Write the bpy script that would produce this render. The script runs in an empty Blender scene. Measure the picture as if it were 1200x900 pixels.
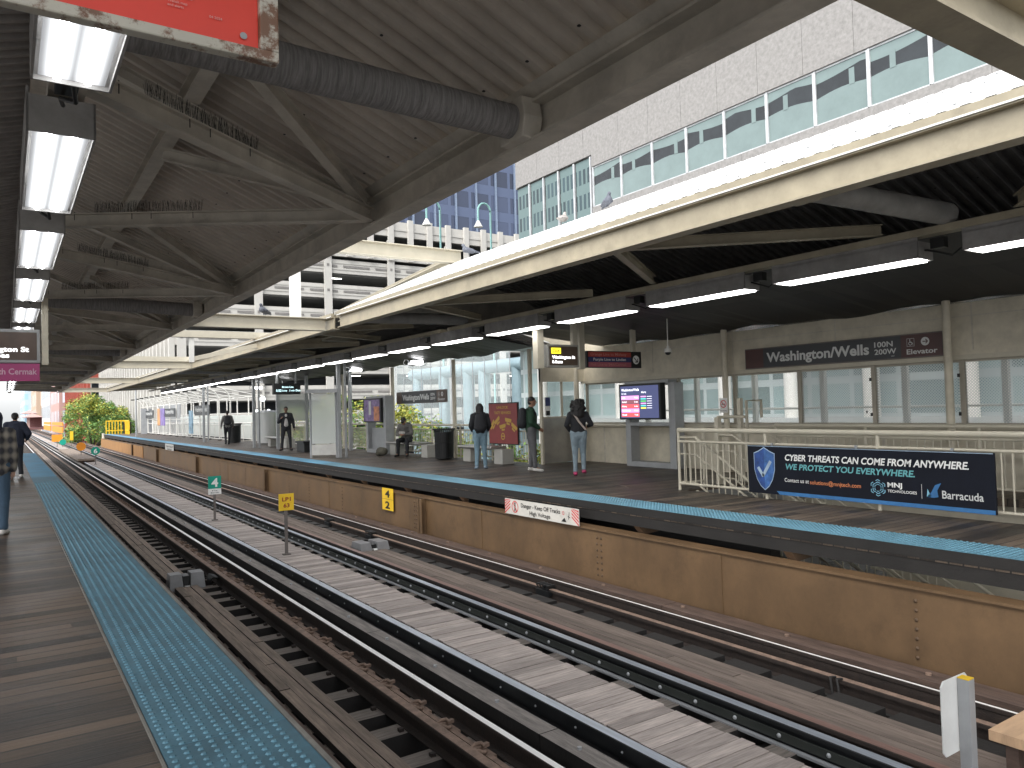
import bpy, bmesh, math, random
from mathutils import Vector, Matrix
R = math.radians
S = bpy.context.scene
COL = S.collection
random.seed(7)
# ---------------------------------------------------------------- camera
cam = bpy.data.cameras.new('camera'); camo = bpy.data.objects.new('camera', cam); COL.objects.link(camo)
S.camera = camo
cam.sensor_width = 36.0; cam.lens = 36.0 * 890 / 1200; cam.clip_start = 0.05; cam.clip_end = 3000
yaw, pit, rol = R(33.794), R(1.7306), R(1.55)
fw = Vector((math.sin(yaw)*math.cos(pit), math.cos(yaw)*math.cos(pit), math.sin(pit)))
rt = Vector((math.cos(yaw), -math.sin(yaw), 0)); up = rt.cross(fw)
rt2 = rt*math.cos(rol) - up*math.sin(rol); up2 = up*math.cos(rol) + rt*math.sin(rol)
mw = Matrix((rt2, up2, -fw)).transposed().to_4x4(); mw.translation = Vector((0, 0, 1.55))
camo.matrix_world = mw
# ---------------------------------------------------------------- world, sun, exposure
W = bpy.data.worlds.new('World'); S.world = W; W.use_nodes = True
nt = W.node_tree; bg = nt.nodes['Background']
sky = nt.nodes.new('ShaderNodeTexSky'); sky.sky_type = 'NISHITA'; sky.sun_disc = False
sky.sun_elevation = R(48); sky.sun_rotation = R(240); sky.dust_density = 3.0; sky.air_density = 1.0; sky.ozone_density = 1.0
hsv = nt.nodes.new('ShaderNodeHueSaturation'); hsv.inputs['Saturation'].default_value = 0.22
nt.links.new(sky.outputs['Color'], hsv.inputs['Color']); ovc = nt.nodes.new('ShaderNodeMix'); ovc.data_type = 'RGBA'; ovc.blend_type = 'ADD'; ovc.inputs[0].default_value = 1; ovc.inputs[7].default_value = (1.75, 1.8, 1.85, 1)   # even overcast veil over the sky
nt.links.new(hsv.outputs['Color'], ovc.inputs[6]); nt.links.new(ovc.outputs[2], bg.inputs['Color'])
bg.inputs['Strength'].default_value = 0.15
sun = bpy.data.lights.new('sun', 'SUN'); sun.energy = 1.0; sun.angle = R(35); sun.color = (1, .97, .93)
suno = bpy.data.objects.new('sun', sun); COL.objects.link(suno)
saz = R(240)
sd = Vector((math.sin(saz)*math.cos(R(48)), math.cos(saz)*math.cos(R(48)), math.sin(R(48))))
suno.rotation_euler = sd.to_track_quat('Z', 'Y').to_euler()
S.view_settings.view_transform = 'Standard'; S.view_settings.look = 'None'; S.view_settings.gamma = 1.0
S.view_settings.exposure = 1.08; S.view_settings.use_curve_mapping = False
S.render.engine = 'CYCLES'
S.cycles.max_bounces = 7; S.cycles.diffuse_bounces = 5; S.cycles.glossy_bounces = 3; S.cycles.transparent_max_bounces = 12
S.cycles.use_denoising = True
try: S.cycles.sample_clamp_indirect = 4.0
except Exception: pass
# ---------------------------------------------------------------- materials
def mat(name, col, rough=.7, metal=0, var=.25, vs=3.0, stretch=(1, 1, 1), bump=0, bs=30, col2=None, grime=0, island=0, emit=0, spec=None, rust=0):
    m = bpy.data.materials.new(name); m.use_nodes = True; n = m.node_tree; b = n.nodes['Principled BSDF']; L = n.links
    b.inputs['Roughness'].default_value = rough; b.inputs['Metallic'].default_value = metal
    if spec is not None: b.inputs['Specular IOR Level'].default_value = spec
    if emit:
        b.inputs['Base Color'].default_value = (*[c*.12 for c in col], 1); b.inputs['Emission Color'].default_value = (*col, 1); b.inputs['Emission Strength'].default_value = emit
        return m
    tc = n.nodes.new('ShaderNodeTexCoord'); mp = n.nodes.new('ShaderNodeMapping'); mp.inputs['Scale'].default_value = stretch
    geo = n.nodes.new('ShaderNodeNewGeometry')
    L.new(geo.outputs['Position'], mp.inputs['Vector'])
    nz = n.nodes.new('ShaderNodeTexNoise'); nz.inputs['Scale'].default_value = vs; nz.inputs['Detail'].default_value = 8; nz.inputs['Roughness'].default_value = .65
    L.new(mp.outputs[0], nz.inputs['Vector'])
    rp = n.nodes.new('ShaderNodeValToRGB'); c2 = col2 or tuple(c*(1-var) for c in col)
    rp.color_ramp.elements[0].position = .32; rp.color_ramp.elements[1].position = .68
    rp.color_ramp.elements[0].color = (*c2, 1); rp.color_ramp.elements[1].color = (*[min(1, c*(1+var*.5)) for c in col], 1)
    L.new(nz.outputs['Fac'], rp.inputs['Fac']); out = rp.outputs['Color']
    def mixc(fac, colr, cin, mode='MIX'):
        mx = n.nodes.new('ShaderNodeMix'); mx.data_type = 'RGBA'; mx.blend_type = mode
        L.new(fac, mx.inputs[0]); L.new(cin, mx.inputs[6]); mx.inputs[7].default_value = (*colr, 1); return mx.outputs[2]
    if island:
        mr = n.nodes.new('ShaderNodeMapRange'); mr.inputs['To Min'].default_value = 1-island; mr.inputs['To Max'].default_value = 1+island
        L.new(geo.outputs['Random Per Island'], mr.inputs['Value'])
        hv = n.nodes.new('ShaderNodeHueSaturation'); L.new(mr.outputs[0], hv.inputs['Value']); L.new(out, hv.inputs['Color']); out = hv.outputs['Color']
    if grime or rust:
        g = n.nodes.new('ShaderNodeTexNoise'); g.inputs['Scale'].default_value = 9 if rust else 1.7; g.inputs['Detail'].default_value = 10; g.inputs['Roughness'].default_value = .75
        L.new(geo.outputs['Position'], g.inputs['Vector'])
        cr = n.nodes.new('ShaderNodeValToRGB'); cr.color_ramp.elements[0].position = .53; cr.color_ramp.elements[1].position = .6 if rust else .72
        L.new(g.outputs['Fac'], cr.inputs['Fac'])
        ml = n.nodes.new('ShaderNodeMath'); ml.operation = 'MULTIPLY'; ml.inputs[1].default_value = grime or rust; L.new(cr.outputs['Color'], ml.inputs[0])
        out = mixc(ml.outputs[0], (.16, .06, .025) if rust else tuple(c*.3 for c in col), out)
    L.new(out, b.inputs['Base Color'])
    if bump:
        bz = n.nodes.new('ShaderNodeTexNoise'); bz.inputs['Scale'].default_value = bs; bz.inputs['Detail'].default_value = 6
        L.new(mp.outputs[0], bz.inputs['Vector'])
        bp = n.nodes.new('ShaderNodeBump'); bp.inputs['Strength'].default_value = bump; bp.inputs['Distance'].default_value = .01
        L.new(bz.outputs['Fac'], bp.inputs['Height']); L.new(bp.outputs[0], b.inputs['Normal'])
        rr = n.nodes.new('ShaderNodeMapRange'); rr.inputs['To Min'].default_value = max(0, rough-.12); rr.inputs['To Max'].default_value = min(1, rough+.15)
        L.new(nz.outputs['Fac'], rr.inputs['Value']); L.new(rr.outputs[0], b.inputs['Roughness'])
    return m
def deckmat(name, col, col2, pitch=.14, rough=.55, wear=.5):
    """timber planks running across (along X), one every pitch along Y"""
    m = bpy.data.materials.new(name); m.use_nodes = True; n = m.node_tree; b = n.nodes['Principled BSDF']; L = n.links
    geo = n.nodes.new('ShaderNodeNewGeometry'); sp = n.nodes.new('ShaderNodeSeparateXYZ'); L.new(geo.outputs['Position'], sp.inputs[0])
    def mth(op, a, bb=None):
        q = n.nodes.new('ShaderNodeMath'); q.operation = op
        for i, v in enumerate((a, bb)):
            if v is None: continue
            if isinstance(v, (int, float)): q.inputs[i].default_value = v
            else: L.new(v, q.inputs[i])
        return q.outputs[0]
    t = mth('DIVIDE', sp.outputs['Y'], pitch); fl = mth('FLOOR', t); fr = mth('FRACT', t)
    xs = mth('FLOOR', mth('DIVIDE', mth('ADD', sp.outputs['X'], mth('MULTIPLY', fl, 1.37)), 3.6))
    cb = n.nodes.new('ShaderNodeCombineXYZ'); L.new(fl, cb.inputs[0]); L.new(xs, cb.inputs[1])
    wn = n.nodes.new('ShaderNodeTexWhiteNoise'); L.new(cb.outputs[0], wn.inputs['Vector'])
    mp = n.nodes.new('ShaderNodeMapping'); mp.inputs['Scale'].default_value = (1.1, 30, 8); L.new(geo.outputs['Position'], mp.inputs['Vector'])
    nz = n.nodes.new('ShaderNodeTexNoise'); nz.inputs['Scale'].default_value = 2.2; nz.inputs['Detail'].default_value = 9; nz.inputs['Roughness'].default_value = .7; L.new(mp.outputs[0], nz.inputs['Vector'])
    n2 = n.nodes.new('ShaderNodeTexNoise'); n2.inputs['Scale'].default_value = 1.1; n2.inputs['Detail'].default_value = 7; L.new(geo.outputs['Position'], n2.inputs['Vector'])
    f = mth('ADD', mth('MULTIPLY', nz.outputs['Fac'], .75), mth('ADD', mth('MULTIPLY', mth('SUBTRACT', wn.outputs['Value'], .5), wear), mth('MULTIPLY', mth('SUBTRACT', n2.outputs['Fac'], .5), .7)))
    rp = n.nodes.new('ShaderNodeValToRGB'); rp.color_ramp.elements[0].position = .18; rp.color_ramp.elements[1].position = .62
    rp.color_ramp.elements[0].color = (*col2, 1); rp.color_ramp.elements[1].color = (*col, 1); L.new(f, rp.inputs['Fac'])
    gap = mth('LESS_THAN', mth('ABSOLUTE', mth('SUBTRACT', fr, .5)), .435)
    mx = n.nodes.new('ShaderNodeMix'); mx.data_type = 'RGBA'; L.new(gap, mx.inputs[0]); mx.inputs[6].default_value = (.012, .01, .009, 1); L.new(rp.outputs[0], mx.inputs[7])
    L.new(mx.outputs[2], b.inputs['Base Color'])
    bp = n.nodes.new('ShaderNodeBump'); bp.inputs['Strength'].default_value = .7; bp.inputs['Distance'].default_value = .012
    L.new(mth('ADD', mth('MULTIPLY', gap, 1.0), mth('MULTIPLY', nz.outputs['Fac'], .5)), bp.inputs['Height']); L.new(bp.outputs[0], b.inputs['Normal'])
    L.new(mth('ADD', mth('MULTIPLY', n2.outputs['Fac'], .45), rough-.25), b.inputs['Roughness'])
    return m
def facade(name, wall, glass, mode='Y', px=1.5, pz=3.5, fx=.7, fz=.6, rough=.15, z0=0, x0=0):
    """a wall with a regular grid of glass, for far buildings; px along the facade, pz up it"""
    m = bpy.data.materials.new(name); m.use_nodes = True; n = m.node_tree; b = n.nodes['Principled BSDF']; L = n.links
    geo = n.nodes.new('ShaderNodeNewGeometry'); sp = n.nodes.new('ShaderNodeSeparateXYZ'); L.new(geo.outputs['Position'], sp.inputs[0])
    def mth(op, a, bb=None):
        q = n.nodes.new('ShaderNodeMath'); q.operation = op
        for i, v in enumerate((a, bb)):
            if v is None: continue
            if isinstance(v, (int, float)): q.inputs[i].default_value = v
            else: L.new(v, q.inputs[i])
        return q.outputs[0]
    h = mth('ADD', sp.outputs['X'], sp.outputs['Y'])
    u = mth('DIVIDE', mth('SUBTRACT', h, x0), px); v = mth('DIVIDE', mth('SUBTRACT', sp.outputs['Z'], z0), pz)
    g = mth('MULTIPLY', mth('LESS_THAN', mth('FRACT', u), fx), mth('LESS_THAN', mth('FRACT', v), fz))
    cb = n.nodes.new('ShaderNodeCombineXYZ'); L.new(mth('FLOOR', u), cb.inputs[0]); L.new(mth('FLOOR', v), cb.inputs[1])
    wn = n.nodes.new('ShaderNodeTexWhiteNoise'); L.new(cb.outputs[0], wn.inputs['Vector'])
    gm = n.nodes.new('ShaderNodeMix'); gm.data_type = 'RGBA'; L.new(wn.outputs['Value'], gm.inputs[0])
    gm.inputs[6].default_value = (*glass, 1); gm.inputs[7].default_value = (*[c*2.6 for c in glass], 1)
    mx = n.nodes.new('ShaderNodeMix'); mx.data_type = 'RGBA'; L.new(g, mx.inputs[0]); mx.inputs[6].default_value = (*wall, 1); L.new(gm.outputs[2], mx.inputs[7])
    L.new(mx.outputs[2], b.inputs['Base Color'])
    L.new(mth('SUBTRACT', .8, mth('MULTIPLY', g, .8-rough)), b.inputs['Roughness'])
    bp = n.nodes.new('ShaderNodeBump'); bp.inputs['Strength'].default_value = 1; bp.inputs['Distance'].default_value = .15; bp.invert = True
    L.new(g, bp.inputs['Height']); L.new(bp.outputs[0], b.inputs['Normal'])
    return m
def glassmat(name, col=(.75, .85, .85), alpha=.25, rough=.05):
    m = bpy.data.materials.new(name); m.use_nodes = True; b = m.node_tree.nodes['Principled BSDF']
    b.inputs['Base Color'].default_value = (*col, 1); b.inputs['Roughness'].default_value = rough; b.inputs['Alpha'].default_value = alpha
    b.inputs['Specular IOR Level'].default_value = .7
    return m
def perfmat(name, col, pitch=.035, hole=.34):
    """sheet metal punched with round holes"""
    m = bpy.data.materials.new(name); m.use_nodes = True; n = m.node_tree; b = n.nodes['Principled BSDF']; L = n.links
    geo = n.nodes.new('ShaderNodeNewGeometry'); mp = n.nodes.new('ShaderNodeMapping'); mp.inputs['Rotation'].default_value = (R(45), 0, 0)
    mp.inputs['Scale'].default_value = (0, 1/pitch, 1/pitch); L.new(geo.outputs['Position'], mp.inputs['Vector'])
    fr = n.nodes.new('ShaderNodeVectorMath'); fr.operation = 'FRACTION'; L.new(mp.outputs[0], fr.inputs[0])
    ds = n.nodes.new('ShaderNodeVectorMath'); ds.operation = 'DISTANCE'; L.new(fr.outputs[0], ds.inputs[0]); ds.inputs[1].default_value = (0, .5, .5)
    gt = n.nodes.new('ShaderNodeMath'); gt.operation = 'GREATER_THAN'; gt.inputs[1].default_value = hole; L.new(ds.outputs['Value'], gt.inputs[0])
    L.new(gt.outputs[0], b.inputs['Alpha']); b.inputs['Base Color'].default_value = (*col, 1); b.inputs['Roughness'].default_value = .5
    return m
creamb = mat('cream_beam_paint', (.37, .325, .235), .5, var=.2, grime=.35, bump=.1)
cream = mat('cream_paint', (.58, .53, .42), .5, var=.18, grime=.25, bump=.1)
creamdk = mat('weathered_cream_paint', (.54, .50, .43), .6, var=.25, grime=.5, bump=.15)
creamlt = mat("pale_cream_paint", (.52, .48, .385), .45, var=.1, grime=.15, bump=.05)
whitep = mat('white_paint', (.68, .67, .63), .45, var=.06, grime=.12)
deckc = mat('beige_roof_sheet', (.52, .465, .40), .5, var=.15, grime=.25, bump=.05)
deckd = mat('dark_roof_sheet', (.30, .29, .28), .6, var=.3, grime=.3)  # darker tone of roof sheet for the far canopy and the back slopes
dkbeam = mat('grimy_beam_paint', (.24, .215, .18), .6, var=.25, grime=.5)
roofw = mat('white_roof_sheet', (.82, .82, .80), .5, var=.05, vs=1.2)
duct = mat('grey_wrapped_duct', (.25, .24, .235), .8, var=.45, vs=8, stretch=(9, 1, .7), bump=1.0, bs=12)
ductc = mat('smooth_grey_duct', (.26, .25, .235), .6, var=.3, bump=.2)
steelg = mat('grey_steel', (.36, .37, .38), .45, .3, var=.15, bump=.05)
stainl = mat('stainless_panel', (.40, .39, .37), .35, .8, var=.15)
black = mat('black_metal', (.008, .009, .010), .45, var=.3)
darkst = mat('sooty_steel', (.014, .0125, .0115), .7, var=.4, bump=.3, grime=.3)
rustst = mat('rusty_steel', (.235, .16, .12), .75, var=.45, vs=12, bump=.5, bs=60)
rustdk = mat('dark_rusty_steel', (.028, .019, .015), .8, var=.5, vs=12, bump=.5, bs=60)
shiny = mat('polished_rail_head', (.86, .85, .83), .38, .25, var=.05, vs=4, stretch=(6, .3, 1))
silver = mat('conductor_rail_head', (.50, .55, .62), .32, .6, var=.2, vs=5, stretch=(8, .3, 1))
redrail = mat('reddish_rail_head', (.24, .15, .125), .5, .3, var=.25, vs=5, stretch=(8, .3, 1))
creo_shade = mat('creosoted_shaded_timber', (.014, .012, .011), .8, var=.4, bump=.3)  # near-black timber sides: creosote, plus the shade of the gaps put into the colour
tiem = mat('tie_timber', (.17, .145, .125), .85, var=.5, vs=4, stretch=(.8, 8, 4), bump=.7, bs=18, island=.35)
plankL = mat('weathered_walk_timber', (.25, .195, .155), .8, var=.5, vs=3, stretch=(9, .6, 4), bump=.6, bs=14, island=.22)
plankX = mat('grey_crosswise_planks', (.42, .36, .325), .65, var=.42, vs=3, stretch=(.9, 12, 4), bump=.5, bs=14, island=.28, grime=.3)
timbg = mat('grey_guard_timber', (.24, .215, .195), .85, var=.5, vs=3, stretch=(7, .7, 4), bump=.7, bs=16, grime=.3)
timbb = mat('brown_guard_timber', (.10, .065, .05), .8, var=.5, vs=3, stretch=(7, .7, 4), bump=.6, bs=16)
deckn = deckmat('platform_boards', (.135, .092, .060), (.012, .009, .007), .14, .42, .42)
girdm = mat('tan_painted_girder', (.135, .080, .038), .6, var=.32, vs=1.8, stretch=(1, .8, .6), grime=.45, bump=.15)
tact = mat('blue_tactile_tile', (.072, .175, .235), .55, var=.3, vs=3.5, grime=.25, bump=.15, island=.10)
tactd = mat('worn_blue_dome_tops', (.105, .24, .315), .55, var=.3, vs=2.2, grime=.25)
tactf = mat('daylit_blue_tactile_tile', (.07, .25, .40), .5, var=.35, vs=.8, grime=.25, bump=.1)  # tile colour brightened to carry the open daylight farther along the strip
emtube = mat('lit_diffuser', (.95, .97, 1.0), emit=.36)
_n = emtube.node_tree; _b = _n.nodes['Principled BSDF']; _g = _n.nodes.new('ShaderNodeNewGeometry'); _s = _n.nodes.new('ShaderNodeSeparateXYZ'); _n.links.new(_g.outputs['Position'], _s.inputs[0])
def _m(op, a, v):
    q = _n.nodes.new('ShaderNodeMath'); q.operation = op; _n.links.new(a, q.inputs[0]); q.inputs[1].default_value = v; return q.outputs[0]
_d = _m('ABSOLUTE', _m('SUBTRACT', _m('ABSOLUTE', _m('SUBTRACT', _s.outputs['X'], .27), 0), .062), 0)
_r = _n.nodes.new('ShaderNodeMapRange'); _r.inputs['From Min'].default_value = 0; _r.inputs['From Max'].default_value = .07; _r.inputs['To Min'].default_value = 1.1; _r.inputs['To Max'].default_value = .16; _r.interpolation_type = 'SMOOTHSTEP'
_n.links.new(_d, _r.inputs['Value']); _n.links.new(_r.outputs[0], _b.inputs['Emission Strength'])
emtube2 = mat('lit_tube', (.97, .99, 1.0), emit=9)
emflood = mat('lit_flood', (1.0, 1.0, 1.0), emit=9)
yel = mat('yellow_paint', (.78, .50, .02), .5, var=.1)
orn = mat('orange_paint', (.85, .30, .02), .5, var=.1)
grn = mat('green_sign_paint', (.0, .30, .21), .45, var=.08)
redp = mat('red_sign_face', (.80, .06, .035), .4, var=.1)
brn = mat('brown_sign_face', (.09, .055, .04), .4, var=.3)
gry = mat('grey_sign_face', (.030, .033, .038), .4, var=.15)
mar = mat('maroon_sign_face', (.065, .020, .017), .4, var=.2)
pink = mat('pink_sign_face', (.36, .04, .16), .4, var=.1)
navy = mat('navy_sign_face', (.005, .007, .015), .6, spec=.25, var=.2)
navy2 = mat('deep_blue_sign_face', (.03, .04, .14), .4, var=.2)
redln = mat('dull_red_band', (.42, .06, .045), .4, var=.1)
pnkln = mat('dull_pink_band', (.38, .10, .14), .4, var=.1)
whl = mat('white_lettering', (.82, .82, .80), .5, var=.03)
whg = mat('grey_lettering', (.62, .63, .62), .5, var=.03)
blk = mat('black_lettering', (.012, .012, .012), .5, var=.03)
dred = mat('dark_red_lettering', (.30, .05, .02), .5, var=.03)
teal = mat('teal_lettering', (.14, .42, .45), .5, var=.03)
orl = mat('orange_lettering', (.72, .25, .10), .5, var=.03)
redlt = mat('red_lettering', (.60, .05, .05), .5, var=.03)
shblue = mat('shield_blue', (.03, .085, .30), .35, var=.5, vs=9)
shblue2 = mat('shield_bright_blue', (.06, .17, .46), .35, var=.5, vs=9)
bandb = mat('banner_blue_band', (.035, .11, .26), .4, var=.1)
glass = glassmat('clear_glass', alpha=.16)
glassg = glassmat('greenish_glass', (.40, .50, .49), .22)
frost = glassmat('smoky_panel', (.55, .58, .56), .55, .3)
perf = perfmat('perforated_sheet', (.42, .45, .45))
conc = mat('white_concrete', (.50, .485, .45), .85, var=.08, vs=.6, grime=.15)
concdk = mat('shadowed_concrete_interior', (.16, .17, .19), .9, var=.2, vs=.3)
# ---------------------------------------------------------------- mesh helper
class G:
    def __init__(s, org=(0, 0, 0)): s.v = []; s.f = []; s.m = []; s.sm = []; s.o = Vector(org)
    def add(s, vs, fs, mi=0, smooth=False):
        b = len(s.v); s.v += [tuple(Vector(q)-s.o) for q in vs]
        for f in fs: s.f.append([b+i for i in f]); s.m.append(mi); s.sm.append(smooth)
        return s
    def box(s, x0, x1, y0, y1, z0, z1, mi=0, top=None):
        vs = [(x0, y0, z0), (x1, y0, z0), (x1, y1, z0), (x0, y1, z0), (x0, y0, z1), (x1, y0, z1), (x1, y1, z1), (x0, y1, z1)]
        s.add(vs, [(3, 2, 1, 0), (0, 1, 5, 4), (1, 2, 6, 5), (2, 3, 7, 6), (3, 0, 4, 7)], mi); s.add([vs[4], vs[5], vs[6], vs[7]], [(0, 1, 2, 3)], mi if top is None else top)
        return s
    def bar(s, p, q, w, h, mi=0, side=None):
        p = Vector(p); q = Vector(q); d = (q-p).normalized()
        u = Vector(side).normalized() if side else (d.cross(Vector((0, 0, 1))) if abs(d.z) < .999 else Vector((1, 0, 0))).normalized()
        n = u.cross(d).normalized(); a = u*w/2; b = n*h/2
        vs = [p-a-b, p+a-b, p+a+b, p-a+b, q-a-b, q+a-b, q+a+b, q-a+b]
        s.add(vs, [(3, 2, 1, 0), (4, 5, 6, 7), (0, 1, 5, 4), (1, 2, 6, 5), (2, 3, 7, 6), (3, 0, 4, 7)], mi); return s
    def tube(s, pts, r, seg=10, mi=0, r2=None, caps=True):
        pts = [Vector(p) for p in pts]; n = len(pts); rings = []; pu = None
        for i, p in enumerate(pts):
            d = (pts[min(i+1, n-1)]-pts[max(i-1, 0)]).normalized()
            if pu is None: pu = d.orthogonal().normalized()
            u = (pu - d*pu.dot(d)).normalized(); pu = u; w = d.cross(u)
            rr = r if r2 is None else r+(r2-r)*i/(n-1)
            rings.append([p+(u*math.cos(2*math.pi*k/seg)+w*math.sin(2*math.pi*k/seg))*rr for k in range(seg)])
        vs = [v for q in rings for v in q]
        fs = [(i*seg+k, i*seg+(k+1) % seg, (i+1)*seg+(k+1) % seg, (i+1)*seg+k) for i in range(n-1) for k in range(seg)]
        s.add(vs, fs, mi, True)
        if caps: s.add(rings[0], [tuple(reversed(range(seg)))], mi); s.add(rings[-1], [tuple(range(seg))], mi)
        return s
    def prism(s, poly, axis, a, b, mi=0):
        """poly of 2D points extruded along an axis ('x','y','z') from a to b"""
        def P(u, v, t): return {'x': (t, u, v), 'y': (u, t, v), 'z': (u, v, t)}[axis]
        n = len(poly); vs = [P(u, v, a) for u, v in poly]+[P(u, v, b) for u, v in poly]
        s.add(vs, [tuple(range(n)), tuple(reversed(range(n, 2*n)))]+[(i, (i+1) % n, n+(i+1) % n, n+i) for i in range(n)], mi); return s
    def ibeam(s, p, q, w, h, t=.02, mi=0):
        p = Vector(p); q = Vector(q); z = Vector((0, 0, h/2-t/2))
        s.bar(p+z, q+z, w, t, mi); s.bar(p-z, q-z, w, t, mi); s.bar(p, q, t, h-2*t, mi); return s
    def ball(s, c, r, mi=0, seg=10, rings=6):
        rx, ry, rz = (r, r, r) if isinstance(r, (int, float)) else r
        vs = []; fs = []
        for i in range(rings+1):
            th = math.pi*i/rings
            for k in range(seg): vs.append((c[0]+rx*math.sin(th)*math.cos(2*math.pi*k/seg), c[1]+ry*math.sin(th)*math.sin(2*math.pi*k/seg), c[2]+rz*math.cos(th)))
        for i in range(rings):
            for k in range(seg): fs.append((i*seg+k, (i+1)*seg+k, (i+1)*seg+(k+1) % seg, i*seg+(k+1) % seg))
        s.add(vs, fs, mi, True); return s
    def build(s, name, mats, parent=None, bevel=0):
        me = bpy.data.meshes.new(name); me.from_pydata(s.v, [], s.f)
        if not isinstance(mats, (list, tuple)): mats = [mats]
        for m in mats: me.materials.append(m)
        me.polygons.foreach_set('material_index', s.m); me.polygons.foreach_set('use_smooth', s.sm)
        bm = bmesh.new(); bm.from_mesh(me)
        bmesh.ops.recalc_face_normals(bm, faces=bm.faces); bm.to_mesh(me); bm.free(); me.update()
        o = bpy.data.objects.new(name, me); COL.objects.link(o)
        if parent: o.parent = parent
        else: o.location = s.o
        if bevel:
            b = o.modifiers.new('bevel', 'BEVEL'); b.width = bevel; b.segments = 2; b.limit_method = 'ANGLE'; b.angle_limit = R(50)
        return o
def thing(name, label, cat, loc=(0, 0, 0), group=None):
    o = bpy.data.objects.new(name, None); COL.objects.link(o); o.location = loc; o.empty_display_size = .2
    o['label'] = label; o['category'] = cat
    if group: o['group'] = group
    return o
def tag(o, label, cat, group=None):
    o['label'] = label; o['category'] = cat
    if group: o['group'] = group
    return o
def struct(o, kind='structure'): o['kind'] = kind; return o
KIDS = {}
def kids(o):
    return [c for c in COL.objects if c.parent == o]
def copy_tree(o, loc=None, label=None, parent=None):
    c = o.copy(); COL.objects.link(c)
    if parent: c.parent = parent
    if loc is not None: c.location = loc
    if label: c['label'] = label
    for k in kids(o):
        if k != c: copy_tree(k, parent=c)
    return c
ORD = ['first', 'second', 'third', 'fourth', 'fifth', 'sixth', 'seventh', 'eighth', 'ninth', 'tenth', 'eleventh', 'twelfth', 'thirteenth', 'fourteenth', 'fifteenth', 'sixteenth', 'seventeenth', 'eighteenth', 'nineteenth', 'twentieth']
ORD += ['twenty-' + w for w in ORD[:9]] + ['thirtieth'] + ['thirty-' + w for w in ORD[:9]] + ['fortieth'] + ['forty-' + w for w in ORD[:9]]
_dg = None
def textpolys(s, size=1.0, bold=0.0):
    cu = bpy.data.curves.new('t', 'FONT'); cu.body = s; cu.size = size; cu.offset = bold; cu.resolution_u = 3
    o = bpy.data.objects.new('t', cu); COL.objects.link(o)
    dg = bpy.context.evaluated_depsgraph_get(); me = bpy.data.meshes.new_from_object(o.evaluated_get(dg))
    vs = [(v.co.x, v.co.y) for v in me.vertices]; fs = [tuple(p.vertices) for p in me.polygons]
    bpy.data.objects.remove(o); bpy.data.curves.remove(cu); bpy.data.meshes.remove(me)
    return vs, fs
class Face:
    """flat drawing surface: origin O (lower left as read), U to the right, V up, N towards the reader"""
    def __init__(s, g, O, U, V=(0, 0, 1)):
        s.g = g; s.O = Vector(O); s.U = Vector(U); s.V = Vector(V); s.N = s.U.cross(s.V)
    def P(s, x, y, d): return s.O+s.U*x+s.V*y+s.N*d
    def text(s, t, x, y, h, mi, w=None, bold=0.01, d=.004, slant=0, center=False):
        vs, fs = textpolys(t, 1.0, bold*1.0)
        if not vs: return
        k = h/.72; xs = [a for a, b in vs]; wid = (max(xs)-min(xs))*k; kx = k*(w/wid if w else 1); x0 = min(xs)
        if center: x -= (w or wid)/2
        s.g.add([s.P(x+(a-x0)*kx+slant*b*k, y+b*k, d) for a, b in vs], fs, mi)
    def poly(s, pts, mi, d=.003): s.g.add([s.P(a, b, d) for a, b in pts], [tuple(range(len(pts)))], mi)
    def rect(s, x0, x1, y0, y1, mi, d=.003): s.poly([(x0, y0), (x1, y0), (x1, y1), (x0, y1)], mi, d)
    def ring(s, cx, cy, r, t, mi, d=.0035, n=24):
        for k in range(n):
            a = 2*math.pi*k/n; b = 2*math.pi*(k+1)/n
            s.poly([(cx+math.cos(a)*(r-t), cy+math.sin(a)*(r-t)), (cx+math.cos(a)*r, cy+math.sin(a)*r), (cx+math.cos(b)*r, cy+math.sin(b)*r), (cx+math.cos(b)*(r-t), cy+math.sin(b)*(r-t))], mi, d)
    def disc(s, cx, cy, r, mi, d=.0035, n=24): s.poly([(cx+math.cos(2*math.pi*k/n)*r, cy+math.sin(2*math.pi*k/n)*r) for k in range(n)], mi, d)
    def line(s, x0, y0, x1, y1, t, mi, d=.004):
        dx, dy = x1-x0, y1-y0; L = math.hypot(dx, dy); a, b = -dy/L*t/2, dx/L*t/2
        s.poly([(x0+a, y0+b), (x0-a, y0-b), (x1-a, y1-b), (x1+a, y1+b)], mi, d)
# ================================================================ SETTING
g = G(); g.box(-400, 600, -60, 1500, -6.9, -6.5); struct(g.build('ground', mat('street_ground', (.10, .10, .10), .9, var=.25, vs=.2)))
g = G(); g.box(8.2, 13.5, -60, 900, -6.5, -6.492); g.box(-4.5, 1.0, -60, 900, -6.5, -6.492); struct(g.build('road', mat('asphalt', (.05, .05, .052), .85, var=.3, vs=.8)))
g = G(); g.box(16.5, 24, -60, 90, -6.5, -6.37); g.box(13.5, 16, 60, 900, -6.5, -6.37); struct(g.build('pavement', mat('pale_pavement', (.42, .41, .39), .85, var=.15, vs=.5)))
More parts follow.
